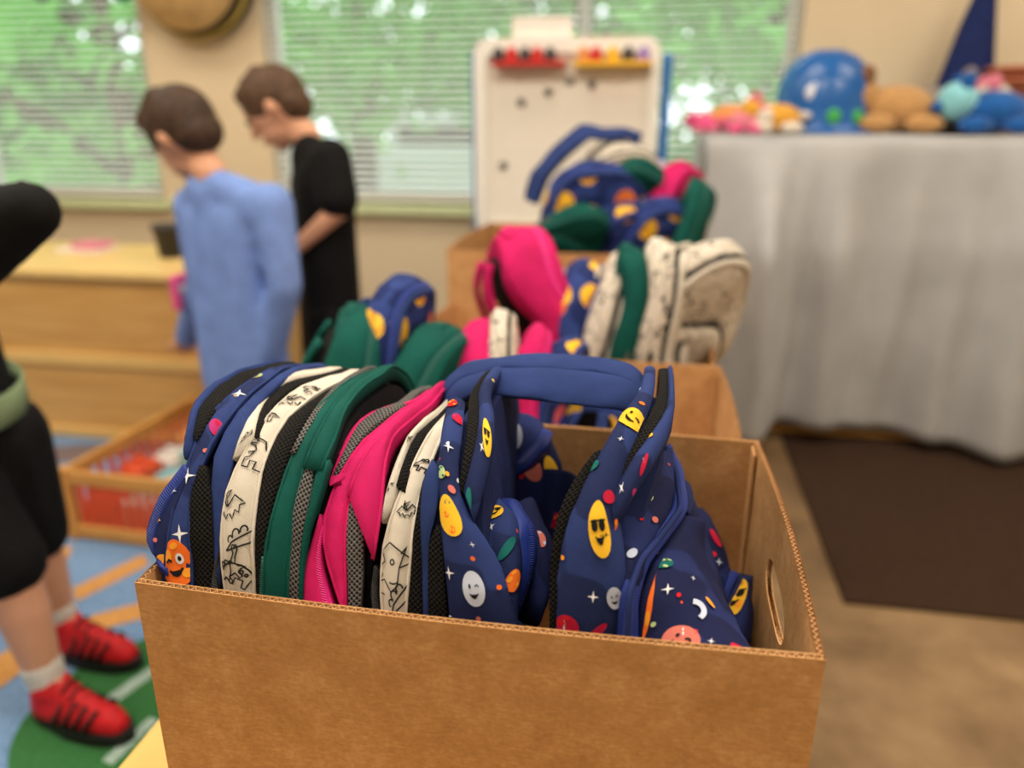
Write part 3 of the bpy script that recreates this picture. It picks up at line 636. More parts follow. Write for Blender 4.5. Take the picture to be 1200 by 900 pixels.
def front_bag(label, zt, base, ribbons, body, decals=None, body_mat='lining'):
    arch = Arch(zt); t = thing('backpack', label, 'backpack', (base, .645, TBZ+.006), GRP); S = {}
    bag_body(arch, body[0], body[1], body_mat, t)
    for name, key, mat, L, R_, opt in ribbons:
        st = Strip(arch.edge(L, opt.get('down', False), opt.get('ext', False)), arch.edge(R_, opt.get('down', False), opt.get('ext', False)), opt.get('b', .006), opt.get('d', .012), opt.get('n', 36))
        S[key] = (st, st.make(name, mat, t))
        if name in ('gusset', 'shoulder_panel'):
            for q in (.03, .97):
                G().tube([st.at(i/47, q, .0006) for i in range(48)], .0016, 6).make('piping', {'space': 'navy_plain'}.get(mat, mat), S[key][1])
    return t, S
D = dict(down=True); DE = dict(down=True, ext=True, b=.007); U = dict(ext=True, b=.004)
# leftmost: space print
gl = [(185, 683), (200, 610), (217, 547), (228, 515), (250, 483), (280, 453), (310, 437), (335, 424)]
gr = [(230, 690), (222, 643), (222, 577), (231, 543), (247, 513), (273, 483), (300, 457), (330, 432), (355, 424)]
t, S = front_bag('navy planet-print backpack at the end of the row, beside the crate', .866, -.355, [
    ('zipper', 'z', 'zip_blue', [(163, 677), (165, 640), (175, 603), (193, 570), (215, 543)], [(177, 677), (175, 643), (185, 610), (202, 577), (219, 550)], dict(down=True, b=.006)),
    ('front_pocket', 'p', 'deep_navy', [(175, 677), (173, 643), (183, 610), (200, 577), (217, 552)], [(190, 683), (190, 650), (203, 610), (212, 572), (220, 549)], dict(down=True, b=.002)),
    ('gusset', 'g', 'space', gl, gr, DE),
    ('strap_edge', 's', 'navy_plain', [(217, 537), (218, 493), (230, 463), (250, 447), (270, 437), (300, 428)], [(226, 507), (231, 477), (251, 455), (278, 438), (307, 429)], dict(b=.005, ext=True)),
    ('mesh_lining', 'm', 'mesh_black', [(226, 507), (231, 477), (251, 453), (278, 437), (307, 428)], [(230, 515), (250, 485), (280, 455), (310, 438), (330, 427)], dict(b=.003, ext=True)),
    ('mesh_pocket', 'n', 'mesh_black', [(230, 690), (222, 643), (222, 577), (233, 541)], [(250, 692), (250, 643), (248, 577), (240, 541)], dict(down=True, b=.004)),
    ('back_binding', 'b', 'navy_plain', [(250, 690), (250, 643), (248, 577), (240, 543), (250, 512), (275, 484), (302, 458), (332, 434), (356, 425)], [(257, 692), (257, 640), (260, 597), (270, 543), (278, 503), (298, 477), (320, 453), (340, 440), (360, 430)], DE)],
    ([(165, 680), (193, 570), (217, 530), (250, 447), (300, 428)], [(255, 690), (258, 597), (275, 505), (318, 455), (358, 430)]))
p = Print(); g_, po = S['g'][0], S['p'][0]
p.planet(g_, 207, 668, 24, 'orange', 'amber', 'wink', .25, .9, 1.15); p.star(g_, 221, 548, 10, 'white', .2); p.star(g_, 210, 635, 11, 'white', .15)
p.planet(g_, 258, 495, 14, 'magenta', 'crimson', None, -.8, 1, .55); p.planet(g_, 300, 448, 10, 'lime', 'yellow', None, 0, 1, .9); p.star(g_, 280, 460, 9, 'white', .3); p.planet(g_, 338, 427, 8, 'teal', 'lime', None)
p.planet(po, 196, 655, 9, 'amber', None, None); p.dot(po, 183, 634, 3, 'coral'); p.star(po, 182, 613, 5, 'yellow'); p.star(po, 200, 573, 5, 'pale'); p.dot(g_, 245, 525, 3, 'coral')
p.make(S['g'][1])
# cream dinosaur print
t, S = front_bag('cream dinosaur-outline backpack second from the crate end of the front row', .862, -.30, [
    ('strap_edge', 's', 'cream', [(272, 537), (283, 500), (300, 467), (320, 447), (350, 435), (383, 434)], [(298, 510), (303, 480), (320, 457), (347, 443), (381, 439)], dict(b=.005, ext=True)),
    ('mesh_lining', 'm', 'mesh_black', [(298, 510), (303, 480), (320, 457), (347, 443), (381, 439)], [(303, 512), (312, 483), (330, 462), (357, 448), (388, 442)], dict(b=.003, ext=True)),
    ('gusset', 'g', 'cream', [(268, 697), (256, 640), (255, 607), (260, 567), (272, 538), (302, 513), (315, 483), (334, 463), (362, 450), (392, 444)], [(300, 703), (298, 653), (298, 587), (308, 537), (323, 497), (343, 477), (373, 462), (398, 451)], DE),
    ('zipper', 'z', 'zip_black', [(246, 690), (243, 672), (248, 655), (255, 640)], [(262, 697), (254, 678), (254, 660), (258, 646)], dict(down=True, b=.005)),
    ('back_panel', 'b', 'mesh_black', [(300, 703), (298, 653), (298, 587), (308, 537), (323, 497), (343, 477), (373, 463), (397, 452)], [(309, 707), (311, 627), (323, 577), (343, 530), (363, 490), (383, 467), (394, 457)], DE)],
    ([(246, 690), (258, 570), (283, 500), (320, 447), (383, 434)], [(307, 707), (310, 627), (343, 530), (383, 467), (394, 457)]))
p = Print(); g_ = S['g'][0]
p.dino(g_, 301, 545, 20, 'trex', -.2, 1); p.dino(g_, 268, 600, 24, 'ptero', .3, .8); p.dino(g_, 284, 618, 18, 'spike', -.2, .9); p.dino(g_, 284, 668, 22, 'long', -.4, .8); p.dino(g_, 318, 497, 15, 'long', .2, .9); p.dino(g_, 345, 468, 14, 'ptero', .6); p.dino(g_, 375, 455, 12, 'stego', -.3); p.dino(g_, 268, 670, 16, 'stego', .6)
p.dino(S['s'][0], 288, 515, 10, 'spike'); p.dino(S['s'][0], 312, 460, 9, 'stego', -.6); p.dino(S['s'][0], 345, 439, 8, 'stego', -.6)
p.make(S['g'][1])
# green
seam = [(338, 700), (340, 633), (346, 577), (357, 547), (362, 527), (377, 500), (397, 467), (417, 446), (432, 441)]
t, S = front_bag('dark green backpack between the cream dinosaur one and the pink one', .866, -.245, [
    ('strap_mesh', 's', 'mesh_grey', [(340, 530), (349, 510), (366, 484), (382, 459), (404, 443)], [(346, 530), (358, 508), (374, 482), (392, 458), (410, 445)], dict(b=.004, ext=True)),
    ('gusset', 'g', 'green', [(311, 707), (304, 687), (308, 647), (320, 593), (333, 553), (347, 523), (363, 490), (383, 463), (407, 445), (425, 440)], seam, DE),
    ('shoulder_panel', 'q', 'green', [(357, 547), (362, 527), (377, 500), (397, 467), (417, 446), (430, 441)], [(378, 548), (389, 528), (397, 503), (408, 472), (426, 452), (440, 445)], dict(b=.010, ext=True)),
    ('mesh_pocket', 'n', 'mesh_grey', [(337, 700), (340, 630), (344, 587), (354, 553), (363, 541)], [(349, 704), (352, 627), (361, 593), (369, 560), (367, 543)], dict(down=True, b=.004)),
    ('back_binding', 'b', 'green', [(349, 704), (352, 627), (361, 593), (369, 560), (371, 545)], [(354, 706), (358, 627), (368, 597), (379, 563), (387, 535)], dict(down=True, b=.005)),
    ('piping', 'z', 'zip_green', [(306, 705), (302, 690), (306, 650)], [(313, 707), (309, 690), (311, 650)], dict(down=True, b=.005))],
    ([(308, 707), (320, 593), (347, 523), (383, 463), (410, 445)], [(353, 706), (368, 597), (392, 515), (424, 452), (438, 445)]))
# pink
seam = [(406, 716), (405, 676), (405, 618), (408, 579), (414, 553), (424, 534), (443, 516), (466, 498), (484, 485)]
t, S = front_bag('bright pink backpack with grey mesh, standing in the front box', .848, -.19, [
    ('front_pocket', 'p', 'pink', [(355, 708), (353, 690), (354, 665), (363, 637), (375, 601)], [(385, 716), (377, 690), (371, 670), (371, 645), (378, 614)], dict(down=True, b=.008)),
    ('zipper', 'z', 'zip_pink', [(376, 713), (368, 690), (365, 665), (368, 640), (375, 610)], [(396, 717), (384, 690), (376, 668), (375, 645), (379, 615)], dict(down=True, b=.006)),
    ('gusset', 'g', 'pink', [(414, 718), (390, 690), (376, 656), (371, 611), (384, 577), (396, 553), (411, 527), (433, 508), (462, 486), (488, 477)], seam, DE),
    ('shoulder_panel', 'q', 'pink', [(408, 579), (414, 553), (424, 534), (443, 516), (466, 498), (484, 485)], [(438, 656), (449, 601), (451, 560), (448, 528), (465, 508), (484, 493), (495, 488)], dict(b=.010, ext=True)),
    ('mesh_pocket', 'n', 'mesh_grey', [(409, 716), (407, 676), (406, 618), (408, 583), (413, 574)], [(421, 716), (424, 682), (427, 630), (425, 592), (417, 573)], dict(down=True, b=.004)),
    ('strap_edge', 's', 'pink', [(386, 568), (387, 547), (400, 521), (414, 495), (437, 477), (469, 473), (486, 472)], [(389, 553), (398, 534), (411, 511), (421, 490), (440, 479), (466, 476), (486, 475)], dict(b=.004, ext=True)),
    ('mesh_lining', 'm', 'mesh_grey', [(389, 553), (398, 534), (411, 511), (421, 489), (440, 478), (466, 475)], [(395, 557), (411, 529), (422, 512), (438, 493), (460, 485), (474, 479)], dict(b=.003, ext=True))],
    ([(357, 708), (373, 611), (400, 535), (437, 485), (480, 477)], [(425, 716), (430, 630), (448, 540), (480, 500), (493, 490)]))
# second cream
t, S = front_bag('narrow cream dinosaur-outline backpack between the pink one and the navy ones', .842, -.135, [
    ('strap_edge', 's', 'cream', [(448, 611), (447, 589), (455, 560), (468, 527), (481, 505), (495, 490), (508, 487)], [(464, 566), (469, 543), (482, 518), (498, 496), (511, 489)], dict(b=.005, ext=True)),
    ('mesh_lining', 'm', 'mesh_black', [(464, 568), (469, 543), (482, 518), (498, 495), (511, 489)], [(475, 574), (477, 553), (486, 531), (499, 511), (513, 495)], dict(b=.003, ext=True)),
    ('gusset', 'g', 'cream', [(452, 726), (440, 676), (442, 650), (450, 614), (466, 586), (475, 572), (480, 550), (491, 527), (506, 505), (515, 496)], [(476, 728), (479, 682), (483, 630), (490, 585), (496, 553), (505, 540), (518, 521), (522, 502)], DE),
    ('piping', 'z', 'zip_black', [(437, 722), (433, 690), (438, 660)], [(447, 724), (441, 690), (443, 664)], dict(down=True, b=.005)),
    ('back_panel', 'b', 'mesh_black', [(476, 728), (479, 682), (483, 630), (490, 585), (496, 553), (505, 540)], [(497, 730), (496, 682), (497, 630), (500, 585), (505, 556), (514, 540)], dict(down=True, b=.004))],
    ([(440, 724), (443, 640), (460, 560), (492, 497), (508, 488)], [(495, 730), (497, 630), (502, 570), (516, 525), (522, 500)]))
p = Print(); g_ = S['g'][0]
p.dino(g_, 462, 660, 30, 'horn', .1, .75, .0012); p.dino(g_, 470, 700, 18, 'spike', .2, .8); p.dino(g_, 500, 540, 12, 'stego', -.3); p.dino(g_, 478, 600, 14, 'ptero', .3, .8); p.dino(S['s'][0], 459, 575, 11, 'trex', .2, .8); p.dino(S['s'][0], 480, 515, 8, 'long', .2, .8)
p.make(S['g'][1])
# navy bag with its printed side turned to the camera
t, S = front_bag('navy planet-print backpack with a domed zip pocket, in the middle of the front box', .872, -.09, [
    ('back_binding', 'b', 'navy_plain', [(497, 728), (494, 653), (492, 589), (498, 545), (506, 533)], [(503, 728), (501, 653), (502, 618), (514, 600), (515, 552)], dict(down=True, b=.004)),
    ('mesh_panel', 'n', 'mesh_black', [(503, 728), (501, 660), (503, 625), (511, 612)], [(526, 732), (521, 671), (518, 632), (515, 612)], dict(down=True, b=.003)),
    ('side_panel', 'g', 'space', [(528, 735), (523, 671), (517, 629), (514, 575), (514, 547), (517, 504), (526, 468)], [(610, 744), (597, 689), (587, 653), (565, 622), (548, 602), (537, 579), (535, 557), (542, 511), (545, 470)], dict(down=True, b=.008)),
    ('mesh_lining', 'm', 'mesh_black', [(537, 579), (542, 540), (550, 493), (547, 466)], [(543, 572), (557, 525), (565, 486), (558, 460)], dict(b=.003, ext=True)),
    ('strap', 's', 'space', [(543, 575), (557, 525), (564, 486), (557, 459)], [(556, 612), (568, 575), (575, 540), (584, 497), (572, 460)], dict(b=.007, ext=True))],
    ([(500, 728), (496, 653), (498, 560), (520, 490), (540, 470)], [(590, 742), (575, 680), (560, 610), (566, 540), (570, 470)]), body_mat='deep_navy')
p = Print(); g_, st = S['g'][0], S['s'][0]
p.planet(g_, 526, 604, 20, 'yellow', None, None, 0, .75, 1.25); p.dot(g_, 531, 616, 5, 'orange'); p.dot(g_, 523, 607, 4, 'orange'); p.planet(g_, 524, 592, 6, 'teal', None, None, .5, 1, .5)
p.planet(g_, 555, 688, 14, 'pale', None, 'smile', 0, .95, 1.45); p.star(g_, 592, 731, 9, 'white', .1); p.star(g_, 527, 671, 8, 'white'); p.dot(g_, 555, 652, 3, 'orange'); p.dot(g_, 586, 693, 3, 'orange'); p.dot(g_, 561, 724, 3, 'coral'); p.star(g_, 553, 640, 4, 'white'); p.star(g_, 529, 713, 6, 'white')
p.planet(g_, 530, 474, 7, 'red', 'amber', None); p.planet(g_, 536, 492, 9, 'crimson', 'magenta', None, .5, .8); p.star(g_, 524, 528, 7, 'white'); p.planet(g_, 518, 550, 8, 'lime', 'teal', None, 0, .8); p.dot(g_, 525, 553, 3, 'amber'); p.dot(g_, 530, 574, 5, 'coral')
p.planet(st, 572, 511, 16, 'yellow', None, 'shades', .3, .7, 1.5); p.star(st, 561, 527, 7, 'white'); p.planet(st, 553, 587, 13, 'teal', None, None, .3, .7, 1.1)
p.make(S['g'][1])
def dome(name, label_parent, cx, cy, u0, parts): pass
# its domed pocket
def edge3(l): return [py(u, v, y) for u, v, y in l]
pk = CS(edge3([(562, 604, .56), (566, 640, .53), (585, 700, .50), (598, 740, .49)]), edge3([(585, 596, .60), (606, 605, .58), (612, 650, .54), (606, 735, .49)]), .014, .03, 24)
pko = pk.make('front_pocket', 'space', t)
zb = CS(edge3([(572, 598, .60), (597, 592, .59), (608, 615, .56), (611, 655, .535), (606, 690, .52), (600, 715, .51)]), edge3([(580, 590, .625), (606, 588, .62), (626, 620, .58), (629, 660, .555), (619, 692, .535), (609, 718, .52)]), .005, .02, 26)
zb.make('pocket_zipper', 'zip_blue', t)
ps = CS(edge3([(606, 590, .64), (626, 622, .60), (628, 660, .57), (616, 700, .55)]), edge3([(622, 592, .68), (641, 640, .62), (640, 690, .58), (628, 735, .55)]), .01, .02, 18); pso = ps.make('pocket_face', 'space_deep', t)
p = Print(); p.planet(pk, 578, 600, 12, 'yellow', None, 'shades', -.5, 1.3, .8); p.planet(pk, 594, 640, 13, 'teal', None, None, .4, 1.2, .55); p.planet(pk, 601, 682, 10, 'orange', 'amber', None, 0, 1, 1.1); p.star(pk, 575, 620, 5, 'white'); p.planet(ps, 631, 632, 9, 'coral', 'pale', None, 0, .6, 1.5); p.make(pko)

# rightmost navy bag, slumped open, printed front turned to the camera
def e(l): return edge3(l)
t = thing('backpack', 'large slumped navy planet-print backpack with blue zip and long handle', 'backpack', (.0, .64, TBZ+.006), GRP)
arch = Arch(.882)
glh = [(651, 749), (650, 663), (661, 601), (684, 566), (704, 523), (727, 488), (753, 455)]
bag_body(arch, [(655, 749), (655, 663), (668, 601), (694, 560), (720, 510), (752, 470)], [(735, 757), (740, 690), (748, 620), (760, 560), (775, 515), (782, 485)], 'deep_navy', t, .022)
Strip(arch.edge([(644, 749), (644, 648), (652, 597), (672, 558), (695, 527)], True), arch.edge([(653, 750), (653, 663), (662, 610), (684, 568), (704, 527)], True), .004, .014).make('back_binding', 'mesh_black', t)
gs = Strip(arch.edge(glh, True, True), arch.edge([(726, 757), (735, 695), (741, 648), (727, 617), (712, 578), (733, 535), (757, 496), (768, 462)], True, True), .010, .014, 40); gso = gs.make('gusset', 'space', t)
Strip(arch.edge([(710, 578), (735, 530), (757, 490), (772, 470)], False, True), arch.edge([(716, 578), (745, 525), (776, 502), (786, 484)], False, True), .003, .012).make('mesh_lining', 'mesh_black', t)
sr = Strip(arch.edge([(714, 580), (744, 524), (774, 500), (784, 480)], False, True), arch.edge([(720, 622), (752, 556), (782, 518), (792, 492)], False, True), .008, .014); sro = sr.make('strap', 'space', t)
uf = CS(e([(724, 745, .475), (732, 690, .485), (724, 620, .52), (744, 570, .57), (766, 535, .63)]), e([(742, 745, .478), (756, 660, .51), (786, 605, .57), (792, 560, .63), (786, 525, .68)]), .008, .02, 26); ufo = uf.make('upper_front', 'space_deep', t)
zs = CS(e([(721, 764, .472), (727, 695, .482), (742, 652, .505), (768, 622, .54), (790, 594, .58), (785, 555, .64), (774, 528, .68)]), e([(748, 766, .472), (748, 700, .486), (760, 662, .51), (783, 632, .545), (806, 600, .585), (802, 555, .65), (786, 520, .69)]), .005, .016, 40); zs.make('zipper', 'zip_blue', t)
tl = [(735, 764, .4695), (737, 697, .480), (751, 656, .503), (776, 626, .538), (798, 596, .579), (793, 555, .641), (780, 524, .681)]
G().tube(resample(e([(u, v, y-.004) for u, v, y in tl]), 60), .0026, 6).make('zipper_teeth', 'navy', t)
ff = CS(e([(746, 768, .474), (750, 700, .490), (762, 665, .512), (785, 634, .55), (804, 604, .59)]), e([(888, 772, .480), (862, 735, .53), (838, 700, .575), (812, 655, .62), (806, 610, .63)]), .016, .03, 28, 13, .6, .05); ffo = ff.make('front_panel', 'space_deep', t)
CS(e([(806, 600, .60), (806, 640, .63), (838, 700, .60)]), e([(800, 560, .70), (830, 640, .70), (855, 720, .66)]), .006, .02, 14).make('side_panel', 'deep_navy', t)
p = Print()
p.planet(gs, 701, 615, 19, 'yellow', None, 'shades', .2, .75, 1.75); p.planet(gs, 712, 592, 8, 'crimson', None, None); p.moonlet(gs, 706, 612, 9, 'black', -.6); p.planet(gs, 670, 717, 14, 'crimson', 'red', None, .3, 1, 1); p.star(gs, 695, 707, 7, 'white'); p.star(gs, 656, 741, 8, 'white'); p.planet(gs, 721, 700, 11, 'pale', None, 'smile', .2, .8, 1.2)
p.planet(gs, 743, 482, 17, 'yellow', None, 'smile', -.7, 1.25, .85); p.dot(gs, 753, 473, 4, 'orange'); p.dot(gs, 655, 670, 3, 'amber'); p.planet(gs, 700, 743, 10, 'crimson', 'magenta', None, .8, 1.3, .5); p.planet(gs, 692, 540, 7, 'teal', None, None); p.star(gs, 727, 516, 4, 'white')
p.star(sr, 723, 574, 7, 'white', .2); p.planet(sr, 742, 582, 8, 'magenta', None, None, .6, 1, .5); p.planet(sr, 750, 545, 10, 'crimson', None, None, .3, .5, 1.2); p.star(sr, 760, 541, 6, 'white'); p.planet(sr, 727, 620, 8, 'orange', 'amber', None); p.planet(sr, 757, 512, 7, 'yellow', None, None, .6, 1.3, .5)
p.planet(uf, 756, 586, 11, 'lime', 'pale', None, 0, 1, .75); p.planet(uf, 766, 612, 7, 'coral', None, None, -.6, 1, .6); p.dot(uf, 750, 610, 3, 'red'); p.planet(uf, 740, 650, 6, 'pale', None, None); p.star(uf, 760, 560, 5, 'white')
p.make(gso)
p = Print()
p.planet(ff, 754, 706, 26, 'orange', 'amber', None, .1, .35, 1.7); p.planet(ff, 800, 752, 24, 'coral', None, 'smile', -.5, 1, .8); p.star(ff, 779, 689, 8, 'white', .2); p.star(ff, 799, 740, 7, 'white', .2); p.star(ff, 780, 757, 6, 'pale'); p.planet(ff, 778, 661, 12, 'teal', 'lime', None, -.5, 1, .8); p.moonlet(ff, 810, 718, 13, 'pale', .4); p.planet(ff, 870, 762, 12, 'crimson', None, None, -.6, 1.2, .5); p.planet(ff, 832, 705, 7, 'amber', None, None, 1.0, .4, 1.4); p.dot(ff, 795, 700, 3, 'red'); p.dot(ff, 765, 735, 3, 'lime'); p.star(ff, 836, 755, 5, 'white'); p.star(ff, 812, 680, 5, 'pale'); p.dot(ff, 815, 740, 3, 'red')
p.make(ffo)
# long padded handle of that bag
h1 = CS(e([(503, 492, .70), (512, 462, .71), (527, 441, .72), (545, 428, .73), (575, 419, .735), (635, 415, .74), (700, 420, .74), (738, 425, .73), (754, 437, .715), (762, 458, .70)]),
           e([(510, 496, .685), (520, 466, .69), (536, 447, .695), (556, 437, .70), (585, 431, .70), (640, 430, .705), (700, 436, .705), (730, 441, .70), (748, 451, .69), (757, 466, .68)]), .005, .008, 50)
h1.make('handle_top', 'navy_plain', t)
h2 = CS(e([(510, 496, .685), (520, 466, .69), (536, 447, .695), (556, 437, .70), (585, 431, .70), (640, 430, .705), (700, 436, .705), (730, 441, .70), (748, 451, .69), (757, 466, .68)]),
           e([(519, 498, .672), (529, 476, .672), (545, 464, .672), (562, 461, .672), (590, 464, .672), (640, 470, .672), (690, 476, .672), (716, 479, .672), (730, 482, .672), (742, 488, .672)]), .005, .008, 50)
h2.make('handle_front', 'navy_plain', t)

# two bags slumped low in the box: one behind the domed pocket, one by the hand hole
def low_bag(label, strips, print_fn):
    t = thing('backpack', label, 'backpack', strips[0][3], GRP); o = None; S = []
    for name, mat, st, _ in strips:
        ob = st.make(name, mat, t); S.append(st); o = o or ob
    p = Print(); print_fn(p, S); p.make(o)
b1 = CS(e([(575, 640, .70), (576, 560, .72), (580, 505, .74), (590, 494, .765)]), e([(625, 640, .70), (655, 590, .71), (660, 545, .74), (640, 508, .77)]), .02, .06, 26)
b1z = CS(e([(585, 556, .705), (608, 535, .71), (628, 515, .73), (636, 502, .75)]), e([(592, 568, .70), (620, 546, .70), (642, 522, .72), (648, 508, .745)]), .006, .012, 20)
b1s = CS(e([(630, 640, .68), (645, 600, .69), (655, 550, .71)]), e([(652, 640, .70), (668, 600, .73), (668, 560, .76)]), .012, .04, 18)
def f1(p, S):
    p.planet(S[0], 598, 510, 14, 'pale', None, 'smile', .2, 1, 1.1); p.star(S[0], 588, 530, 4, 'white'); p.planet(S[0], 624, 548, 15, 'coral', None, None, -.8, 1.2, .7); p.planet(S[0], 648, 552, 14, 'yellow', None, None, .5, .6, 1.3); p.planet(S[2], 652, 610, 9, 'crimson', 'orange', None); p.dot(S[0], 610, 560, 3, 'red')
low_bag('navy planet-print backpack slumped low behind the domed zip pocket', [('body', 'space_deep', b1, (-.06, .74, TBZ+.006)), ('zipper', 'zip_blue', b1z, 0), ('side_pocket', 'deep_navy', b1s, 0)], f1)
b2 = CS(e([(800, 740, .68), (797, 670, .70), (797, 620, .73), (806, 600, .76)]), e([(872, 752, .66), (862, 690, .69), (850, 645, .73), (822, 606, .77)]), .018, .07, 26)
b2z = CS(e([(830, 745, .645), (842, 705, .655), (858, 668, .68)]), e([(838, 747, .645), (850, 708, .655), (866, 672, .68)]), .005, .01, 16)
b2s = CS(e([(838, 750, .64), (850, 708, .655), (866, 676, .68)]), e([(880, 755, .66), (880, 715, .69), (868, 672, .72)]), .012, .03, 16)
def f2(p, S):
    p.planet(S[0], 810, 655, 17, 'orange', 'amber', None, .1, .6, 1.5); p.disc(0, 0, .4, .4, 'white', .0012, 10, 1); p.disc(0, 0, .2, .2, 'black', .0016, 10, 1); p.star(S[0], 812, 628, 6, 'white'); p.star(S[0], 843, 660, 5, 'pale'); p.planet(S[0], 838, 630, 9, 'crimson', None, None, -.8, 1.2, .5); p.dot(S[0], 836, 650, 3, 'red'); p.dot(S[0], 850, 640, 2, 'red')
    p.planet(S[2], 855, 698, 20, 'yellow', 'amber', 'shades', .2, .85, 1.3)
low_bag('navy planet-print backpack slumped low beside the hand hole', [('body', 'space_deep', b2, (.06, .72, TBZ+.006)), ('zipper', 'zip_blue', b2z, 0), ('front_pocket', 'deep_navy', b2s, 0)], f2)

# ------------------------------------------------------------------ backpacks in the boxes behind
def gen_bag(colour, seed, bend=.03, sag=.0):
    """an empty soft backpack, front pocket towards +x, straps towards -x"""
    rr = random.Random(seed); w, h, th = .29, .36, .075
    main = {'navy': 'space_planets', 'green': 'green', 'pink': 'pink', 'cream': 'cream_lines'}[colour]
    trim = {'navy': 'navy_plain', 'green': 'green', 'pink': 'pink', 'cream': 'cream'}[colour]
    zipm = {'navy': 'zip_blue', 'green': 'zip_green', 'pink': 'zip_pink', 'cream': 'zip_black'}[colour]; net = 'mesh_black' if colour in ('navy', 'cream') else 'mesh_grey'
    ph = [rr.uniform(0, 6) for _ in range(4)]
    def warp(p):
        x, y, z = p; f = z/h
        x += bend*f*f+.012*math.sin(5*f*2+ph[0])*f+.010*math.sin(14*y+ph[1])*(.3+f); y *= (1-.10*f*math.sin(ph[2]+4*f))*(1-.26*f*f); y += .03*f*math.sin(ph[3]); z -= .030*f*abs(math.sin(11*y+ph[3])); z -= sag*f*abs(y/w)*2*.05
        q_ = Vector((x*8+seed*1.7, y*8+.3, z*8+.6)); nz = Vector((noise.noise(q_), noise.noise(q_+Vector((31.4, 0, 0))), noise.noise(q_+Vector((0, 17.2, 0)))))*.026; return Vector((x+nz.x, y+nz.y*.6, z+nz.z*.4))
    def arc(x, s=1.0, zs=1.0, n=34, z0=0.0):
        o = []
        for k in range(n):
            a = math.pi*k/(n-1); c, sn = -math.cos(a), math.sin(a); o.append((x, w/2*s*np.sign(c)*abs(c)**.62, z0+h*zs*abs(sn)**.62))
        return o
    W_ = lambda P: [warp(p) for p in P]
    root = bpy.data.objects.new('backpack', None); COL.objects.link(root); root.empty_display_size = .05
    A = W_(arc(-th/2, .97, .98)); B = W_(arc(th/2, .95, .96)); n_ = len(A); g = G()
    ca = warp((-th/2, 0, h*.45)); cb = warp((th/2, 0, h*.45))
    g.add(A+B, [(i, i+1, n_+i+1, n_+i) for i in range(n_-1)]+[(n_-1, 0, n_, 2*n_-1)]); pillow(g, A, ca, (-1, 0, 0), .012, 0, False); pillow(g, B, cb, (1, 0, 0), .02, 0, True)
    g.make('body', main, root, world=False)
    Strip(W_(arc(-th/2)), W_(arc(th*.30)), .010, .012, 40, 7).make('gusset', main, root, False)
    Strip(W_(arc(th*.28, 1.0, 1.0)), W_(arc(th*.46, .99, .99)), .005, .01, 40, 5).make('zipper', zipm, root, False)
    Strip(W_(arc(th*.44, .99, .99)), W_(arc(th*.62, .95, .95)), .006, .012, 40, 5).make('front_piping', trim, root, False)
    g = G(); A2 = W_(arc(th*.5, .80, .55, 26)); B2 = W_(arc(th*.95, .74, .50, 26)); n2 = len(A2)
    g.add(A2+B2, [(i, i+1, n2+i+1, n2+i) for i in range(n2-1)]+[(n2-1, 0, n2, 2*n2-1)]); pillow(g, B2, warp((th*.95, 0, h*.22)), (1, 0, 0), .016, 0, True)
    pk_ = g.make('front_pocket', main, root, world=False)
    Strip(W_(arc(th*.74, .80, .55, 26)), W_(arc(th*.92, .78, .53, 26)), .005, .008, 30, 5).make('pocket_zipper', zipm, pk_, False)
    g = G(); C2 = W_(arc(-th*.60, .86, .90, 26)); pillow(g, C2, warp((-th*.60, 0, h*.42)), (-1, 0, 0), .012, 0, False); D2 = W_(arc(-th*.45, .86, .90, 26))
    g.add(C2+D2, [(i, n2+i, n2+i+1, i+1) for i in range(n2-1)]); g.make('back_panel', net, root, world=False)
    for s in (-1, 1):
        Lp = []; Rp = []
        for k in range(14):
            f = k/13; x = -th*.6-.006-.045*math.sin(math.pi*f); z = h*(.90-.78*f); y = s*(.05+.045*f)
            Lp.append(warp((x, y-.021, z))); Rp.append(warp((x, y+.021, z)))
        sp_ = Strip(Rp, Lp, .005, .008, 22, 5).make('shoulder_strap', trim, root, False)
        yy = s*w/2*1.0
        Strip([warp((-th*.25*math.sin(math.pi*f), yy*(.985), h*(.08+.52*f))) for f in [i/9 for i in range(10)]] if s < 0 else [warp((th*.2*math.sin(math.pi*f), yy*.985, h*(.08+.52*f))) for f in [i/9 for i in range(10)]],
              [warp((th*.2*math.sin(math.pi*f), yy*.985, h*(.08+.52*f))) for f in [i/9 for i in range(10)]] if s < 0 else [warp((-th*.25*math.sin(math.pi*f), yy*.985, h*(.08+.52*f))) for f in [i/9 for i in range(10)]], .010, .006, 18, 5).make('mesh_pocket', net, root, False)
    Strip([warp((-th*.35, -.055*math.cos(math.pi*k/11), h*.985+.016*math.sin(math.pi*k/11))) for k in range(12)], [warp((-th*.05, -.055*math.cos(math.pi*k/11), h*.985+.016*math.sin(math.pi*k/11))) for k in range(12)], .003, .006, 18, 5).make('handle', trim, root, False)
    return root
PROTO = {}
PLACED = set()
def put(colour, var, u, v, y, rz, lean, pitch, s, label, group, sx=1.0, top=.36):
    """stand a backpack so that its top comes at this spot; lean = towards +x, pitch = towards the camera"""
    key = colour, var
    if key not in PROTO: PROTO[key] = gen_bag(colour, var*13+len(colour), [.02, .05, -.03][var % 3], [0, .8, .4][var % 3])
    o = PROTO[key]
    if key in PLACED: o = copy_tree(o)
    PLACED.add(key)
    Q = Matrix.Rotation(R(lean), 3, 'Y') @ Matrix.Rotation(R(pitch), 3, 'X') @ Matrix.Rotation(R(rz), 3, 'Z')
    o.rotation_euler = Q.to_euler(); o.scale = (s*sx, s, s); P_ = py(u, v, y); o.location = P_-Q @ Vector((0, 0, top*s))
    tag(o, label, 'backpack', group); return o
G2 = 'backpacks in the second box'; G3 = 'backpacks in the third box'; G4 = 'heap of backpacks in the farthest box'
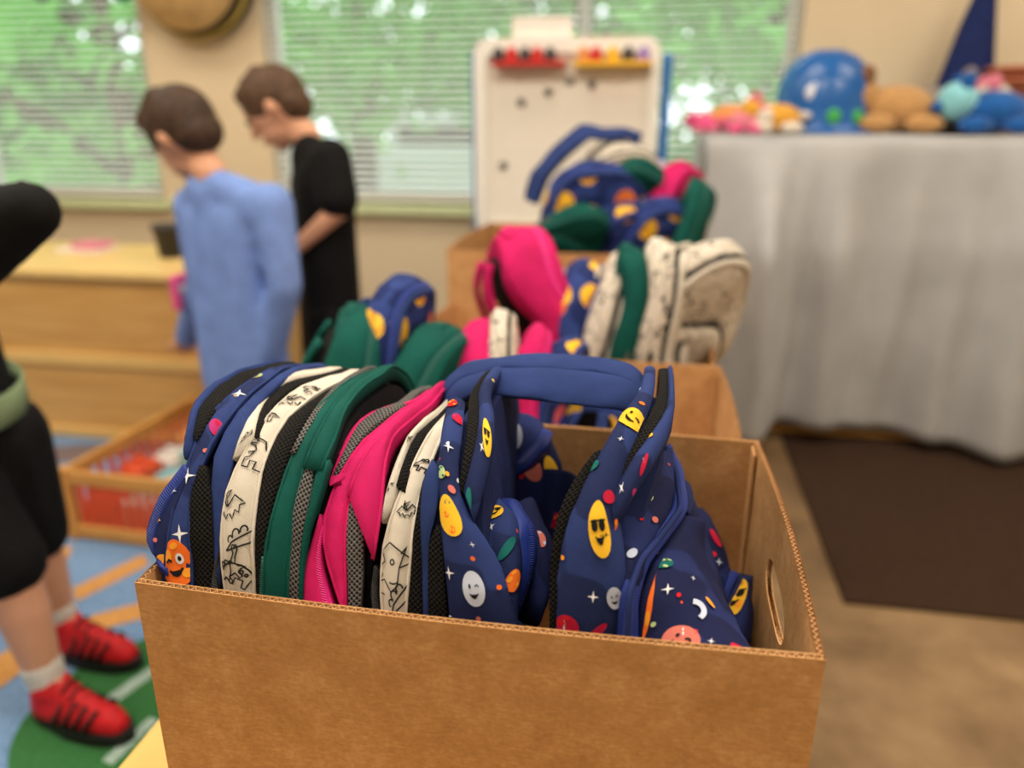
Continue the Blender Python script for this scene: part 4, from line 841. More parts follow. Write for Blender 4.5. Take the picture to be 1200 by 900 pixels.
put('green', 0, 408, 348, 1.07, 8, -4, 0, .88, 'dark green backpack at the near end of the second box, beside the boy in black', G2)
put('navy', 0, 463, 314, 1.10, 4, 10, 4, .90, 'navy printed backpack between two green ones in the second box', G2, .8)
put('green', 1, 492, 358, 1.06, -10, 8, 0, .86, 'crumpled dark green backpack beside the low pink one', G2, 1.1)
put('pink', 0, 556, 366, 1.10, 6, -4, 0, .82, 'low pink backpack with grey mesh above the padded blue handle', G2)
put('cream', 0, 580, 356, 1.12, 5, -6, 0, .78, 'small cream backpack tucked between two pink ones', G2, .6)
put('pink', 1, 616, 368, 1.12, 5, 6, 0, .76, 'pink backpack peeking out beside yellow-planet navy one', G2, .7)
put('navy', 1, 648, 378, 1.14, -20, 8, 0, .74, 'low navy printed backpack with yellow planets, behind the blue handle', G2, .9)
put('navy', 2, 700, 452, 1.15, 70, 0, -10, .62, 'navy printed backpack lying deepest in the second box', G2)
put('pink', 2, 605, 256, 1.50, 28, -14, 6, 1.06, 'tall bright pink backpack standing highest in the third box', G3, 1.0)
put('navy', 1, 668, 290, 1.46, 10, 4, 0, .92, 'navy printed backpack beside the tall pink one', G3, .9)
put('cream', 1, 716, 280, 1.46, -5, 4, 4, .90, 'cream backpack between the navy printed one and a green one', G3, .75)
put('green', 2, 757, 280, 1.48, 10, 10, 4, .92, 'dark green backpack between two cream ones in the third box', G3, .8)
put('cream', 2, 800, 274, 1.48, -5, 6, 6, .95, 'wavy cream backpack next to the outermost leaning one', G3, .85)
put('cream', 0, 858, 276, 1.47, -50, 26, 8, .88, 'cream backpack leaning outwards over the box edge', G3, 1.0)
put('navy', 0, 674, 182, 1.97, -70, -12, 12, 1.05, 'navy planet-print backpack facing forward in the far heap', G4)
put('navy', 2, 740, 160, 2.20, -100, -8, -10, 1.0, 'dark navy backpack at the back of the far heap', G4)
put('green', 0, 712, 246, 1.86, -60, 50, 15, .55, 'green backpack sliding down the front of the far heap', G4)
put('cream', 1, 712, 158, 2.02, -75, -10, 20, .80, 'cream backpack on top of the far heap', G4)
put('cream', 2, 752, 166, 2.20, -60, 25, 0, .90, 'cream backpack behind the heap top, against the easel', G4)
put('green', 1, 764, 174, 2.00, -70, 32, 25, .80, 'green backpack draped across the far heap', G4)
put('navy', 1, 726, 218, 1.92, -70, 5, 25, .95, 'navy planet-print backpack low in the middle of the far heap', G4)
put('navy', 0, 782, 222, 1.94, -50, 15, 12, .95, 'navy planet-print backpack at the cloth side of the far heap', G4)
put('pink', 0, 800, 180, 2.08, -20, 14, 0, .95, 'pink backpack standing at the cloth side of the far heap', G4, .8)
put('green', 2, 836, 208, 2.00, -10, 14, 0, .95, 'green backpack hanging off the far heap beside the grey cloth', G4, .7)
put('cream', 0, 822, 206, 2.06, 15, 14, 0, .85, 'cream backpack squeezed behind the outer green one of the heap', G4, .6)
# loose navy strap arched over the heap
hs = thing('bag_strap', 'plain navy padded strap arching over the far heap', 'strap', py(620, 235, 2.05), G4)
CS(edge3([(614, 232, 2.06), (620, 205, 2.08), (650, 170, 2.10), (682, 143, 2.12), (705, 150, 2.14), (735, 150, 2.16), (752, 156, 2.18)]), edge3([(628, 240, 2.0), (640, 205, 2.0), (660, 182, 2.02), (690, 160, 2.04), (712, 163, 2.08), (735, 160, 2.1), (750, 166, 2.12)]), .008, .01, 40).make('strap', 'navy_plain', hs)
CS(edge3([(622, 236, 2.07), (630, 208, 2.09), (655, 178, 2.11), (684, 155, 2.13)]), edge3([(632, 236, 2.03), (644, 206, 2.03), (664, 184, 2.05), (690, 162, 2.07)]), .002, .006, 20).make('mesh_backing', 'mesh_grey', hs)

# ------------------------------------------------------------------ easel whiteboard
EY = 2.78
es = thing('whiteboard_easel', 'white framed easel board with blue side posts before the wide window', 'easel', (py(670, 250, EY).x, EY, 0))
a = py(556, 45, EY); b = py(776, 45, EY); bz = .70; tz = a.z
def rrect(x0, x1, z0, z1, r, y, n=8):
    o = []
    for cx, cz, a0 in ((x1-r, z1-r, 0), (x0+r, z1-r, 90), (x0+r, z0+r, 180), (x1-r, z0+r, 270)):
        o += [(cx+r*math.cos(R(a0+90*k/n)), y, cz+r*math.sin(R(a0+90*k/n))) for k in range(n+1)]
    return o
def slab(name, ring, dy, mat, parent):
    n_ = len(ring); V = list(ring)+[(p[0], p[1]+dy, p[2]) for p in ring]
    return mk(name, V, [tuple(range(n_-1, -1, -1)), tuple(range(n_, 2*n_))]+[(i, (i+1) % n_, (i+1) % n_+n_, i+n_) for i in range(n_)], mat, parent, smooth=False)
ro = rrect(a.x, b.x, bz, tz, .06, EY-.02); ri = rrect(a.x+.045, b.x-.035, bz+.04, tz-.05, .025, EY-.02); n_ = len(ro); g = G()
g.add(ro+ri+[(p[0], p[1]+.035, p[2]) for p in ro]+[(p[0], p[1]+.035, p[2]) for p in ri], [q for i in range(n_) for q in ((i, n_+i, n_+(i+1) % n_, (i+1) % n_), (i, (i+1) % n_, 2*n_+(i+1) % n_, 2*n_+i), (n_+i, 3*n_+i, 3*n_+(i+1) % n_, n_+(i+1) % n_), (2*n_+i, 2*n_+(i+1) % n_, 3*n_+(i+1) % n_, 3*n_+i))])
g.make('frame', 'easel_white', es, smooth=False)
slab('board', rrect(a.x+.04, b.x-.03, bz+.035, tz-.045, .025, EY), .01, 'easel_board', es)
for u0, u1 in ((552, 560), (777, 789)):
    p0, p1 = py(u0, 60, EY+.03), py(u1, 60, EY+.03)
    G().box((p0.x, EY+.018, 0.0), (p1.x, EY+.06, py(u0, 62, EY).z), 0, .006).make('side_post', 'easel_blue', es, smooth=False)
for u0, u1, m in ((577, 662, 'red_plastic'), (672, 764, 'yellow_plastic')):
    q0, q1 = py(u0, 78, EY-.05), py(u1, 70, EY-.05); boxo('tray', (q0.x, EY-.07, q0.z), (q1.x, EY-.005, q0.z+.014), m, es, .003)
boxo('tray_back', (py(575, 58, EY).x, EY-.004, py(575, 72, EY).z), (py(765, 58, EY).x, EY-.001, py(575, 58, EY).z), 'paper', es)
for k, (u, v, c) in enumerate([(585, 66, 'dark_plastic'), (600, 66, 'red_plastic'), (616, 66, 'dark_plastic'), (630, 66, 'red_plastic'), (645, 66, 'dark_plastic'), (684, 65, 'plush_orange'), (698, 63, 'red_plastic'), (718, 66, 'yellow_plastic'), (736, 66, 'dark_plastic'), (754, 64, 'purple_plastic')]):
    q = py(u, 77, EY-.035); col_ = {'dark_plastic': 'dark', 'red_plastic': 'red', 'plush_orange': 'orange', 'yellow_plastic': 'yellow', 'purple_plastic': 'purple'}[c]
    ordn = ['at the window end of the red tray', 'second on the red tray', 'in the middle of the red tray', 'fourth on the red tray', 'last on the red tray', 'first on the yellow tray', 'second on the yellow tray', 'mid yellow tray', 'fourth on the yellow tray', 'at the blue post end of the yellow tray'][k]
    t = thing('magnet_toy', '%s small toy %s of the easel' % (col_, ordn), 'toy', q, 'toys on the easel trays'); t.location = (q.x, EY-.045, q.z+.013)
    bx_ = (q.x, EY-.045, q.z+.013); G().box((bx_[0]-.019, bx_[1]-.012, bx_[2]), (bx_[0]+.019, bx_[1]+.012, bx_[2]+.034), 0, .005).make('body', c, t, smooth=False); G().ball((bx_[0], bx_[1], bx_[2]+.036), (.013, .011, .009)).make('knob', c, t)
for k, (u, v) in enumerate([(611, 120), (643, 108), (668, 95), (694, 99), (590, 194)]):
    q = py(u, v, EY); c = (q.x, EY-.006, q.z); t = thing('board_magnet', 'small grey round magnet on the whiteboard, %s' % ['second from the easel edge', 'third along the slanting row', 'highest of the row', 'last of the row', 'low near the frame'][k], 'magnet', c, 'magnets on the whiteboard')
    G().tube([(q.x, EY+.0005, q.z), (q.x, EY-.006, q.z)], .014, 14).make('disc', 'dark_plastic', t); G().ball((q.x, EY-.006, q.z), (.008, .004, .008)).make('cap', 'plush_grey', t)
q = py(635, 28, EY); cpb = thing('paper_sheet', 'pale paper card clipped above the easel frame', 'paper', (q.x, EY, tz))
V = [(q.x+dx, EY+.004+.006*math.sin(i), tz-.015+dz) for i, (dx, dz) in enumerate([(-.10, 0), (.10, 0), (.10, .078), (-.10, .078)])]
mk('sheet', V+[(x, y+.002, z) for x, y, z in V], [(0, 1, 2, 3), (7, 6, 5, 4), (0, 4, 5, 1), (1, 5, 6, 2), (2, 6, 7, 3), (3, 7, 4, 0)], 'paper', cpb, smooth=False); boxo('clip', (q.x-.03, EY-.006, tz-.02), (q.x+.03, EY+.02, tz+.008), 'easel_white', cpb, .003)
g = G()
for u, v in ((582, 95), (600, 93), (700, 110), (720, 100), (730, 115)): s0 = py(u, v, EY-.001); g.tube([(s0.x-.03, EY-.001, s0.z), (s0.x-.01, EY-.001, s0.z+.012), (s0.x+.01, EY-.001, s0.z-.004), (s0.x+.03, EY-.001, s0.z+.008)], .0016, 5)
g.make('marker_scribble', 'ink_red', es)['kind'] = 'stuff'

# ------------------------------------------------------------------ draped unit and the toys on it
TX0, TX1, TY0, TY1, TZ = .150, 2.35, 2.75, 3.34, 1.050
dr = thing('low_bookcase', 'bookcase hidden under the grey draped cloth', 'bookcase', ((TX0+TX1)/2, TY0+.3, 0))
for z in (.01, .36, .70, TZ-.03): boxo('shelf_board', (TX0+.02, TY0+.03, z), (TX1-.02, TY1-.01, z+.02), 'shelf_wood', dr)
for x in (TX0+.02, (TX0+TX1)/2, TX1-.04): boxo('upright', (x, TY0+.03, 0), (x+.02, TY1-.01, TZ-.03), 'shelf_wood', dr)
rr = random.Random(11); folds = [(rr.uniform(0, TX1-TX0), rr.uniform(.04, .10), rr.uniform(.4, 1.0), rr.uniform(-.10, .10)) for _ in range(30)]
def fold(s, d):
    v = 0
    for c, w_, a_, sl in folds: v += a_*math.exp(-((s-c-sl*d)/w_)**2)
    return .072*v*min(1, d/.35)+.02*math.sin(s*7+1)*d
NX, NYv, NT = 190, 26, 4; V = []; zbot = .055
prof_rows = []
for i in range(NX+1):
    s = i/NX*(TX1-TX0)
    for j in range(NT+1): V.append((TX0+s, TY1-(TY1-TY0)*j/NT, TZ+.003*math.sin(s*9+j)*(j < NT)))
    for j in range(1, NYv+1):
        d = (TZ-zbot-.02*math.sin(s*4))*j/NYv; V.append((TX0+s+.006*math.sin(d*9+s*5), TY0-.012-fold(s, d), TZ-d-.004))
RW = NT+1+NYv; Fc = [(i*RW+j, (i+1)*RW+j, (i+1)*RW+j+1, i*RW+j+1) for i in range(NX) for j in range(RW-1)]
k0 = len(V); NS = 16                                                      # the end that hangs over the short side
for i in range(NS+1):
    y = TY0-.012+(TY1-TY0+.012)*i/NS
    for j in range(NYv+1):
        d = (TZ-zbot)*j/NYv; V.append((TX0-.004-.018*(1+math.sin(i*1.1))*min(1, d/.3), y-(fold(0, d) if i == 0 else 0), TZ-d-.002))
Fc += [(k0+i*(NYv+1)+j, k0+i*(NYv+1)+j+1, k0+(i+1)*(NYv+1)+j+1, k0+(i+1)*(NYv+1)+j) for i in range(NS) for j in range(NYv)]
cl = mk('drape_cloth', V, Fc, 'cloth_grey'); md = cl.modifiers.new('thick', 'SOLIDIFY'); md.thickness = .003; md.offset = 1
tag(cl, 'pale grey cloth hanging in folds over the bookcase', 'cloth')
def onT(u, y): p_ = py(u, 156, y); return p_.x
DZ = TZ+.005
# blue dome toy
x = onT(960, 3.02); bd = thing('dome_toy', 'shiny blue dome-shaped toy with green spots on the draped cloth', 'toy', (x, 3.02, DZ))
g = G(); V = []; prof = [(0, .272), (.05, .268), (.10, .245), (.135, .205), (.155, .15), (.160, .09), (.158, .03), (.165, .012), (.185, .004), (.185, 0), (0, 0)]; ns = 32
V = [(x+r*math.cos(2*math.pi*j/ns)*(1.12 if r > .164 and math.cos(2*math.pi*j/ns) > 0 else 1), 3.02+r*math.sin(2*math.pi*j/ns), DZ+z) for r, z in prof for j in range(ns)]
g.add(V, [(i*ns+j, (i+1)*ns+j, (i+1)*ns+(j+1) % ns, i*ns+(j+1) % ns) for i in range(len(prof)-1) for j in range(ns)]).make('dome', 'blue_dome', bd)
for dx, dz, m, r in ((.01, .055, 'green_spot', .024), (.085, .055, 'green_spot', .022), (-.055, .13, 'painted_shine', .030)):  # the white one is a highlight painted on as a raised patch
    yy = 3.02-math.sqrt(max(.001, (.160-.25*max(0, dz-.09))**2-dx*dx)); G().ball((x+dx, yy, DZ+dz), (r, .006, r)).make('spot', m, bd)
def plush(name, label, u, y, parts, cat='soft toy'):
    x = onT(u, y); t = thing(name, label, cat, (x, y, DZ), 'soft toys on the draped cloth')
    for nm, m, c, r in parts:
        G().ball((x+c[0], y+c[1], DZ+c[2]), r, 0, 16, 10).make(nm, m, t)
def animal(name, label, u, y, s, body, limb, head, ear, face=-1):
    f = face
    plush(name, label, u, y, [('body', body, (0, 0, .050*s), (.085*s, .055*s, .050*s)), ('head', head, (f*.085*s, -.01, .075*s), (.048*s, .045*s, .045*s)), ('snout', ear, (f*.125*s, -.015, .062*s), (.018*s, .02*s, .016*s)),
        ('ear', ear, (f*.075*s, -.035*s, .118*s), (.018*s, .010*s, .022*s)), ('ear', ear, (f*.075*s, .030*s, .118*s), (.018*s, .010*s, .022*s)),
        ('leg', limb, (-.05*s, -.05*s, .02*s), (.04*s, .022*s, .02*s)), ('leg', limb, (.05*s, -.05*s, .02*s), (.04*s, .022*s, .02*s)), ('tail', limb, (-f*.09*s, .01, .06*s), (.03*s, .014*s, .014*s))])
animal('soft_toy', 'small pink soft toy hanging at the cloth corner', 826, 2.90, .55, 'plush_hotpink', 'plush_pink', 'plush_hotpink', 'plush_pink')
animal('soft_toy', 'orange and pink soft toy near the cloth corner', 855, 2.98, .95, 'plush_orange', 'plush_pink', 'plush_orange', 'plush_white', 1)
animal('soft_toy', 'pink soft toy lying before the orange one', 872, 2.84, .70, 'plush_pink', 'plush_hotpink', 'plush_white', 'plush_pink', 1)
animal('soft_toy', 'golden brown soft toy against the blue dome', 908, 2.86, .95, 'plush_gold', 'plush_white', 'plush_gold', 'plush_pink', -1)
animal('soft_toy', 'tan floppy soft toy behind the blue dome brim', 1045, 2.98, 1.55, 'plush_tan', 'plush_tan', 'plush_tan', 'plush_brown', -1)
animal('soft_toy', 'grey and pink soft toy behind the tan one', 1078, 3.16, 1.55, 'plush_grey', 'plush_brown', 'plush_pink', 'plush_grey', 1)
animal('soft_toy', 'whitish soft toy in front of the dark blue cone', 1112, 3.06, 1.35, 'plush_grey', 'plush_grey', 'plush_white', 'plush_pink', 1)
animal('soft_toy', 'round deep blue soft toy with aqua face at the frame edge', 1158, 2.92, 1.35, 'plush_blue', 'plush_blue', 'plush_aqua', 'plush_blue', -1)
x = onT(1118, 3.22); cn_ = thing('cone_toy', 'tall dark blue pointed cloth cone against the wall', 'toy', (x, 3.22, DZ)); ns = 26; V = []; prof = [(0, .002), (.135, 0), (.125, .02), (.090, .18), (.055, .36), (.026, .50), (.004, .60)]
g = G(); V = [(x+(r+.006*math.sin(3*2*math.pi*j/ns+i))*math.cos(2*math.pi*j/ns)+.06*z*z*2, 3.22+r*.8*math.sin(2*math.pi*j/ns), DZ+z) for i, (r, z) in enumerate(prof) for j in range(ns)]
g.add(V, [(i*ns+j, i*ns+(j+1) % ns, (i+1)*ns+(j+1) % ns, (i+1)*ns+j) for i in range(len(prof)-1) for j in range(ns)]).make('cone', 'indigo', cn_); g = G(); g.tube([(x+.115*math.cos(k*math.pi/12), 3.22+.092*math.sin(k*math.pi/12), DZ+.012) for k in range(25)], .011, 8).make('hem', 'indigo', cn_)
x = onT(1185, 3.12); bk = thing('storage_tub', 'brick red tub behind the blue soft toy', 'tub', (x, 3.12, DZ))
g = G(); prof = [(0, .01), (.09, .0), (.105, .20), (.115, .20), (.115, .215), (.098, .215), (.085, .02), (0, .02)]; V = [(x+r*math.cos(2*math.pi*j/24), 3.12+r*math.sin(2*math.pi*j/24), DZ+z) for r, z in prof for j in range(24)]
g.add(V, [(i*24+j, i*24+(j+1) % 24, (i+1)*24+(j+1) % 24, (i+1)*24+j) for i in range(len(prof)-1) for j in range(24)]).make('tub', 'brick_red', bk); G().tube([(x+.112*math.cos(k*math.pi/12), 3.12+.112*math.sin(k*math.pi/12), DZ+.17) for k in range(25)], .006, 6).make('rib', 'brick_red', bk)
# drum on the wall between the windows
c = py(236, -32, WY); dm = thing('wall_drum', 'round tan drum with dark rim on the wall between the windows', 'drum', (c.x, WY-.10, c.z)); rd = .26
g = G(); g.tube([(c.x, WY-.11, c.z), (c.x, WY-.006, c.z)], rd, 40).make('shell', 'drum_rim', dm); g = G(); g.tube([(c.x-.02, WY-.125, c.z+.005), (c.x-.02, WY-.108, c.z+.005)], rd*.95, 40).make('skin', 'drum_skin', dm)
G().tube([(c.x+rd*math.cos(k*math.pi/20), WY-.09, c.z+rd*math.sin(k*math.pi/20)) for k in range(41)], .012, 8).make('hoop', 'drum_gold', dm)
for k, u in enumerate((48, 142)):
    c = py(u, -14, 3.28); t = thing('hanging_ornament', ['dark blue hanging ornament at the top edge over the shelf window', 'small dark blue hanging ornament beside the drum'][k], 'ornament', (c.x, 3.28, c.z))
    G().ball((c.x, 3.28, c.z), (.055, .02, .055)).make('disc', 'indigo', t); G().tube([(c.x, 3.28, c.z+.05), (c.x, 3.28, ZC)], .002, 5).make('cord', 'white_paint', t)

# ------------------------------------------------------------------ people
def blob(name, caps, mat, parent, vox=.009, it=6, inflate=0.0):
    bm = bmesh.new()
    for c in caps:
        if c[0] == 'e':
            _, cen, rad, bas = c; m4 = Matrix.Translation(Vector(cen)) @ (bas.to_4x4() if bas else Matrix.Identity(4)) @ Matrix.Diagonal((*[r+inflate for r in rad], 1))
            bmesh.ops.create_icosphere(bm, subdivisions=3, radius=1, matrix=m4)
        else:
            p0, r0, p1, r1 = c; b2 = bmesh.new()
            for p_, r_ in ((p0, r0), (p1, r1)): bmesh.ops.create_icosphere(b2, subdivisions=2, radius=r_+inflate, matrix=Matrix.Translation(Vector(p_)))
            bmesh.ops.convex_hull(b2, input=b2.verts[:]); 
            loose = [v for v in b2.verts if not v.link_faces]; bmesh.ops.delete(b2, geom=loose, context='VERTS')
            tm = bpy.data.meshes.new('tmp'); b2.to_mesh(tm); b2.free(); bm.from_mesh(tm); bpy.data.meshes.remove(tm)
    me = bpy.data.meshes.new(name); bm.to_mesh(me); bm.free(); o = bpy.data.objects.new(name, me); COL.objects.link(o)
    md = o.modifiers.new('r', 'REMESH'); md.mode = 'VOXEL'; md.voxel_size = vox
    m2 = o.modifiers.new('s', 'SMOOTH'); m2.factor = .5; m2.iterations = it
    dg = bpy.context.evaluated_depsgraph_get(); me2 = bpy.data.meshes.new_from_object(o.evaluated_get(dg)); bpy.data.objects.remove(o); bpy.data.meshes.remove(me)
    off = parent_off(parent); me2.transform(Matrix.Translation(-off)); me2.materials.clear(); me2.materials.append(M(mat)); me2.polygons.foreach_set('use_smooth', [True]*len(me2.polygons)); me2.name = name
    o = bpy.data.objects.new(name, me2); COL.objects.link(o); o.parent = parent; return o
def basis(f, u):
    f = Vector(f).normalized(); r = f.cross(Vector(u)).normalized(); u = r.cross(f); return Matrix((f, r, u)).transposed(), f, r, u
def head_caps(c, f, u, s):
    B, f, r, u = basis(f, u); c = Vector(c)
    K = [('e', c, (.094*s, .076*s, .092*s), B), ('e', c+f*.030*s-u*.055*s, (.058*s, .054*s, .060*s), B), ('e', c+f*.048*s-u*.095*s, (.028*s, .03*s, .024*s), B),
         (c+f*.086*s+u*.0*s, .010*s, c+f*.106*s-u*.034*s, .013*s), ('e', c+f*.085*s-u*.068*s, (.012*s, .024*s, .010*s), B), ('e', c+f*.078*s+u*.018*s, (.016*s, .045*s, .012*s), B)]
    for q in (-1, 1): K += [('e', c+r*q*.078*s-u*.018*s-f*.008*s, (.015*s, .008*s, .024*s), B)]
    return K
def head_extras(person, c, f, u, s, hm):
    B, f, r, u = basis(f, u); c = Vector(c)
    blob('hair', [('e', c-f*.008*s+u*.014*s, (.100*s, .084*s, .094*s), B), ('e', c-f*.045*s-u*.030*s, (.055*s, .070*s, .060*s), B), (c+f*.062*s+u*.062*s, .030*s, c+f*.03*s+u*.085*s, .03*s)]
         + [(c+f*.055*s+u*.06*s+r*q*.04*s, .025*s, c-f*.02*s+u*.085*s+r*q*.035*s, .025*s) for q in (-1, 1)], hm, person, .008, 4)
    for q in (-1, 1):
        G().ball(c+f*.087*s+r*q*.031*s-u*.004*s, .0095*s).make('eye', 'eye', person)
    G().ball(c+f*.092*s-u*.068*s, (.006*s, .02*s, .005*s), basis=B).make('lips', 'lip', person)
def hand_caps(w, d, nrm, s, side=1, curl=.5):
    d = Vector(d).normalized(); nrm = Vector(nrm).normalized(); a = d.cross(nrm).normalized()*side; w = Vector(w); K = [('e', w+d*.036*s, (.042*s, .036*s, .015*s), Matrix((d, a, nrm)).transposed())]
    for k, ln in enumerate((.058, .066, .062, .048)):
        b = w+d*.066*s+a*(.027-.018*k)*s; m1 = b+(d*math.cos(curl*.5)+nrm*math.sin(curl*.5))*ln*.5*s; e_ = m1+(d*math.cos(curl*1.4)+nrm*math.sin(curl*1.4))*ln*.5*s
        K += [(b, .0085*s, m1, .008*s), (m1, .008*s, e_, .0068*s)]
    b = w+d*.022*s+a*.030*s; m1 = b+(d*.6+a*.7+nrm*.25).normalized()*.030*s; K += [(b, .0105*s, m1, .0095*s), (m1, .0095*s, m1+(d*.9+a*.2+nrm*.4).normalized()*.027*s, .008*s)]
    return K
def V3(*a): return Vector(a)
def shoe(person, heel, toe, s, ground, red=True):
    heel = Vector((heel[0], heel[1], ground)); toe = Vector((toe[0], toe[1], ground)); d = (toe-heel).normalized(); L = (toe-heel).length; r = Vector((d.y, -d.x, 0)); Z = V3(0, 0, 1)
    sole = []
    for k in range(20):
        a_ = 2*math.pi*k/20; fx = math.cos(a_); ww = (.040 if fx > 0 else .032)*s; sole.append(heel+d*(L/2+L/2*np.sign(fx)*abs(fx)**.7)+r*ww*math.sin(a_))
    g = G(); pts = [p_+Z*.002 for p_ in sole]+[p_+Z*.024*s for p_ in sole]; g.add(pts, [tuple(range(19, -1, -1)), tuple(range(20, 40))]+[(i, (i+1) % 20, 20+(i+1) % 20, 20+i) for i in range(20)]); g.make('shoe_sole', 'shoe_black', person, smooth=False)
    m = 'shoe_red' if red else 'shoe_black'; c = heel+d*L*.5
    up_ = blob('shoe', [(heel+d*.045*s+Z*.035*s, .034*s, heel+d*.055*s+Z*.080*s, .036*s), (heel+d*.05*s+Z*.04*s, .036*s, toe-d*.05*s+Z*.034*s, .030*s), (toe-d*.08*s+Z*.032*s, .032*s, toe-d*.035*s+Z*.028*s, .026*s), (heel+d*.07*s+Z*.072*s, .03*s, toe-d*.09*s+Z*.05*s, .024*s)], m, person, .007, 4)
    for k in range(4):
        f = .42+.10*k; base = heel+d*L*f; g = G()
        for q in (-1, 1): G().tube([base+r*q*.036*s+Z*.028*s-d*.012*s, base+r*q*.034*s+Z*.046*s, base+r*q*.016*s+Z*(.076-.035*(f-.42))*s+d*.01*s], .0045*s, 6).make('shoe_stripe', 'shoe_black' if red else 'charcoal', up_)
    g = G()
    for k in range(4): q0 = heel+d*L*(.45+.07*k)+Z*(.095-.012*k)*s; G().tube([q0-r*.02*s-Z*.006, q0+Z*.004, q0+r*.02*s-Z*.006], .0028*s, 5).make('lace', 'shoe_black', up_)

def person(label, hips, chest, neck, head, hf, hu, s, arms, legs, hm, shirt, sleeve, pants, pant_len, skin='skin', sleeve_long=True, shoes=True, ground=.0125, extra=None):
    hips, chest, neck, head = map(Vector, (hips, chest, neck, head)); t = thing('person', label, 'person', (hips.x, hips.y, ground)); K = head_caps(head, hf, hu, s)
    K += [(neck, .042*s, head-Vector(hu).normalized()*.05*s, .044*s), (chest, .085*s, hips, .085*s)]; SH = []; PT = []
    ax = Vector(arms[0][0])-Vector(arms[1][0]); ax = ax.normalized()
    SH += [(chest, .085*s, hips-V3(0, 0, .05), .088*s), (neck-V3(0, 0, .05*s), .05*s, chest, .08*s)]
    for d_ in (-1, 1):
        SH += [(chest+ax*d_*.055*s, .082*s, hips+ax*d_*.045*s-V3(0, 0, .05), .086*s), (neck-V3(0, 0, .035*s)+ax*d_*.03*s, .042*s, chest+ax*d_*.09*s+V3(0, 0, .05*s), .055*s)]; K += [(chest+ax*d_*.05*s, .07*s, hips+ax*d_*.045*s, .07*s)]
        PT += [(hips+ax*d_*.045*s, .074*s, hips+ax*d_*.045*s-V3(0, 0, .08*s), .078*s)]
    for q, (sh_, el, wr, hn) in enumerate(arms):
        sh_, el, wr = map(Vector, (sh_, el, wr)); K += [(sh_, .040*s, el, .033*s), (el, .032*s, wr, .023*s)]; K += hand_caps(wr, wr-el if hn is None else hn[0], (0, 0, -1) if hn is None else hn[1], s, -1 if q else 1)
        K += [(chest+ax*(.06 if q == 0 else -.06)*s, .06*s, sh_, .04*s)]
        SH += [(chest+ax*(.07 if q == 0 else -.07)*s+V3(0, 0, .03*s), .062*s, sh_, .053*s)]
        if sleeve_long: SH += [(sh_, .053*s, el, .041*s), (el, .041*s, el.lerp(wr, .92), .034*s)]
        else: SH += [(sh_, .054*s, sh_.lerp(el, .80), .056*s)]
    for hp, kn, an, toe in legs:
        hp, kn, an = map(Vector, (hp, kn, an)); K += [(hp, .070*s, kn, .048*s), (kn, .046*s, kn.lerp(an, .35), .046*s), (kn.lerp(an, .35), .046*s, an, .030*s), (an, .03*s, Vector(toe), .022*s)]
        if pant_len > 1: PT += [(hp, .076*s, kn, .064*s), (kn, .066*s, kn.lerp(an, pant_len-1), .055*s)]
        else: PT += [(hp, .088*s, hp.lerp(kn, pant_len), .070*s)]
        d_ = (Vector(toe)-an); d_.z = 0; d_.normalize(); heel = an-d_*.05*s
        if shoes: shoe(t, heel, heel+d_*.235*s, s, ground)
        blob('sock', [(an+V3(0, 0, .005), .034*s, an.lerp(kn, .18), .037*s)], 'sock', t, .008, 2)
    blob('body', K, skin, t, .0075, 4); blob('shirt', SH, shirt, t, .010, 6, .004); blob('shorts' if pant_len <= 1 else 'trousers', PT, pants, t, .010, 5, .003); head_extras(t, head, hf, hu, s, hm)
    if extra:
        g = G(); V = []
        for k in range(36):
            a_ = k*math.pi/18
            for rr_, dz in ((0, -.03), (.006, -.026), (.006, .026), (0, .03)): V.append(hips+V3((.096*s+rr_)*math.cos(a_), (.142*s+rr_)*math.sin(a_), .045-.03*math.cos(a_)+dz))
        g.add(V, [(4*k+j, 4*((k+1) % 36)+j, 4*((k+1) % 36)+(j+1) % 4, 4*k+(j+1) % 4) for k in range(36) for j in range(4)]).make('waistband', 'sage', t)
    return t
def lg(u, y, hz):
    x = py(u, 420, y).x; return V3(x, y, hz), V3(x-.015, y-.01, .30), V3(x, y, .10), V3(x-.06, y+.11, .045)
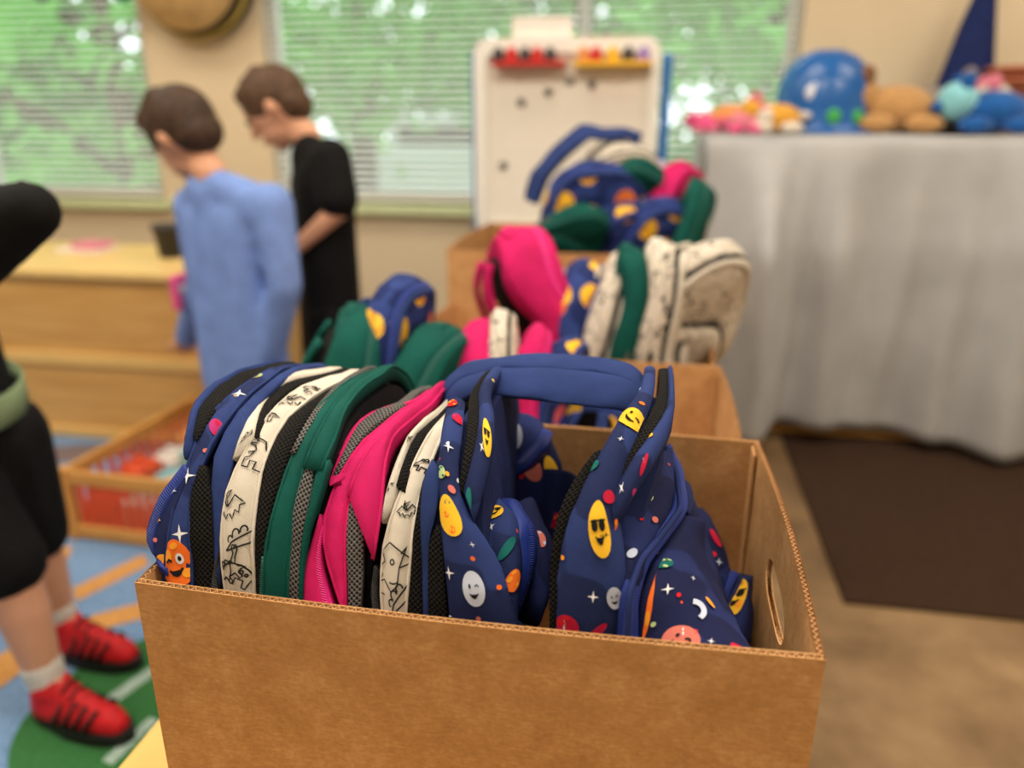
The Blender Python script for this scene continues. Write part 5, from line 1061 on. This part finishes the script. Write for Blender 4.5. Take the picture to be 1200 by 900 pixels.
# boy in light blue, seen from behind, head turned to the shelf
Y1 = 1.88
hd = py(213, 152, Y1-.01); nk = py(247, 203, Y1-.03); ch = py(268, 262, Y1); hp = py(287, 428, Y1-.0)
person('child in a light blue long-sleeved shirt seen from behind, looking towards the shelf', hp, ch, nk, hd, (-.80, .30, -.50), (-.35, 0, .9), 1.0,
       [(py(228, 242, Y1+.03), py(238, 330, Y1+.10), py(218, 400, Y1+.22), ((-.5, .7, -.3), (0, 0, -1))), (py(318, 240, Y1-.06), py(334, 335, Y1-.08), py(318, 415, Y1-.05), None)],
       [lg(275, Y1+.03, .40), lg(303, Y1-.03, .40)], 'hair', 'shirt_blue', None, 'black_cloth', 1.9)
q = py(221, 330, Y1+.16)
bc = thing('red_toy', 'red toy card held by the child in light blue', 'toy', (q.x, Y1+.14, q.z)); G().box((q.x-.012, Y1+.08, q.z-.07), (q.x+.012, Y1+.20, q.z+.03), 0, .006).make('card', 'plush_hotpink', bc, smooth=False); G().box((q.x-.014, Y1+.09, q.z-.02), (q.x+.014, Y1+.19, q.z), 0, .003).make('stripe', 'paper', bc, smooth=False)
# boy in black, side view, looking down
Y2 = 2.22
hd = py(322, 122, Y2); nk = py(360, 160, Y2); ch = py(376, 215, Y2); hp = py(388, 372, Y2)
person('child in a black T-shirt in side view, head bowed, forearm raised', hp, ch, nk, hd, (-.80, -.10, -.58), (-.60, 0, .80), 1.0,
       [(py(388, 185, Y2-.10), py(398, 245, Y2-.13), py(350, 288, Y2-.14), ((-.85, -.1, -.35), (-.3, .2, -1))), (py(372, 185, Y2+.12), py(365, 245, Y2+.16), py(338, 285, Y2+.10), ((-.85, 0, -.3), (-.3, -.2, -1)))],
       [lg(392, Y2-.06, .54), lg(384, Y2+.06, .54)], 'hair_light', 'black_cloth', None, 'black_cloth', 1.9, sleeve_long=False)
# child at the frame edge, black clothes and red shoes, walking in
s3 = 1.0
def fl(u, v, z): return pz(u, v, z)
n_an = pz(56, 800, .095); f_an = pz(72, 728, .095)
hpz = .80; base = (n_an+f_an)/2; hp = py(-58, 492, 1.10)
kn1 = py(10, 668, n_an.y-.0); kn2 = py(38, 630, f_an.y-.01)
ch = hp+V3(-.04, 0, .27); nk = ch+V3(.0, 0, .13); hd = nk+V3(.04, 0, .13)
el = py(34, 248, .98); 
person('child in black with a sage green band and red striped shoes at the frame edge', hp, ch, nk, hd, (.95, .2, -.15), (.05, 0, 1), s3,
       [(ch+V3(-.02, .14, .06), ch+V3(-.20, .17, -.16), ch+V3(-.22, .16, -.36), None), (ch+V3(.02, -.14, .05), el, hp+V3(-.02, -.15, .10), ((-.6, .5, -.5), (.3, .6, -.2)))],
       [(hp+V3(.0, -.06, -.06), kn1, n_an, n_an+V3(.14, -.02, -.06)), (hp+V3(.02, .07, -.06), kn2, f_an, f_an+V3(.14, -.01, -.06))], 'hair', 'black_cloth', None, 'black_cloth', .93, 'skin_leg', extra=True)
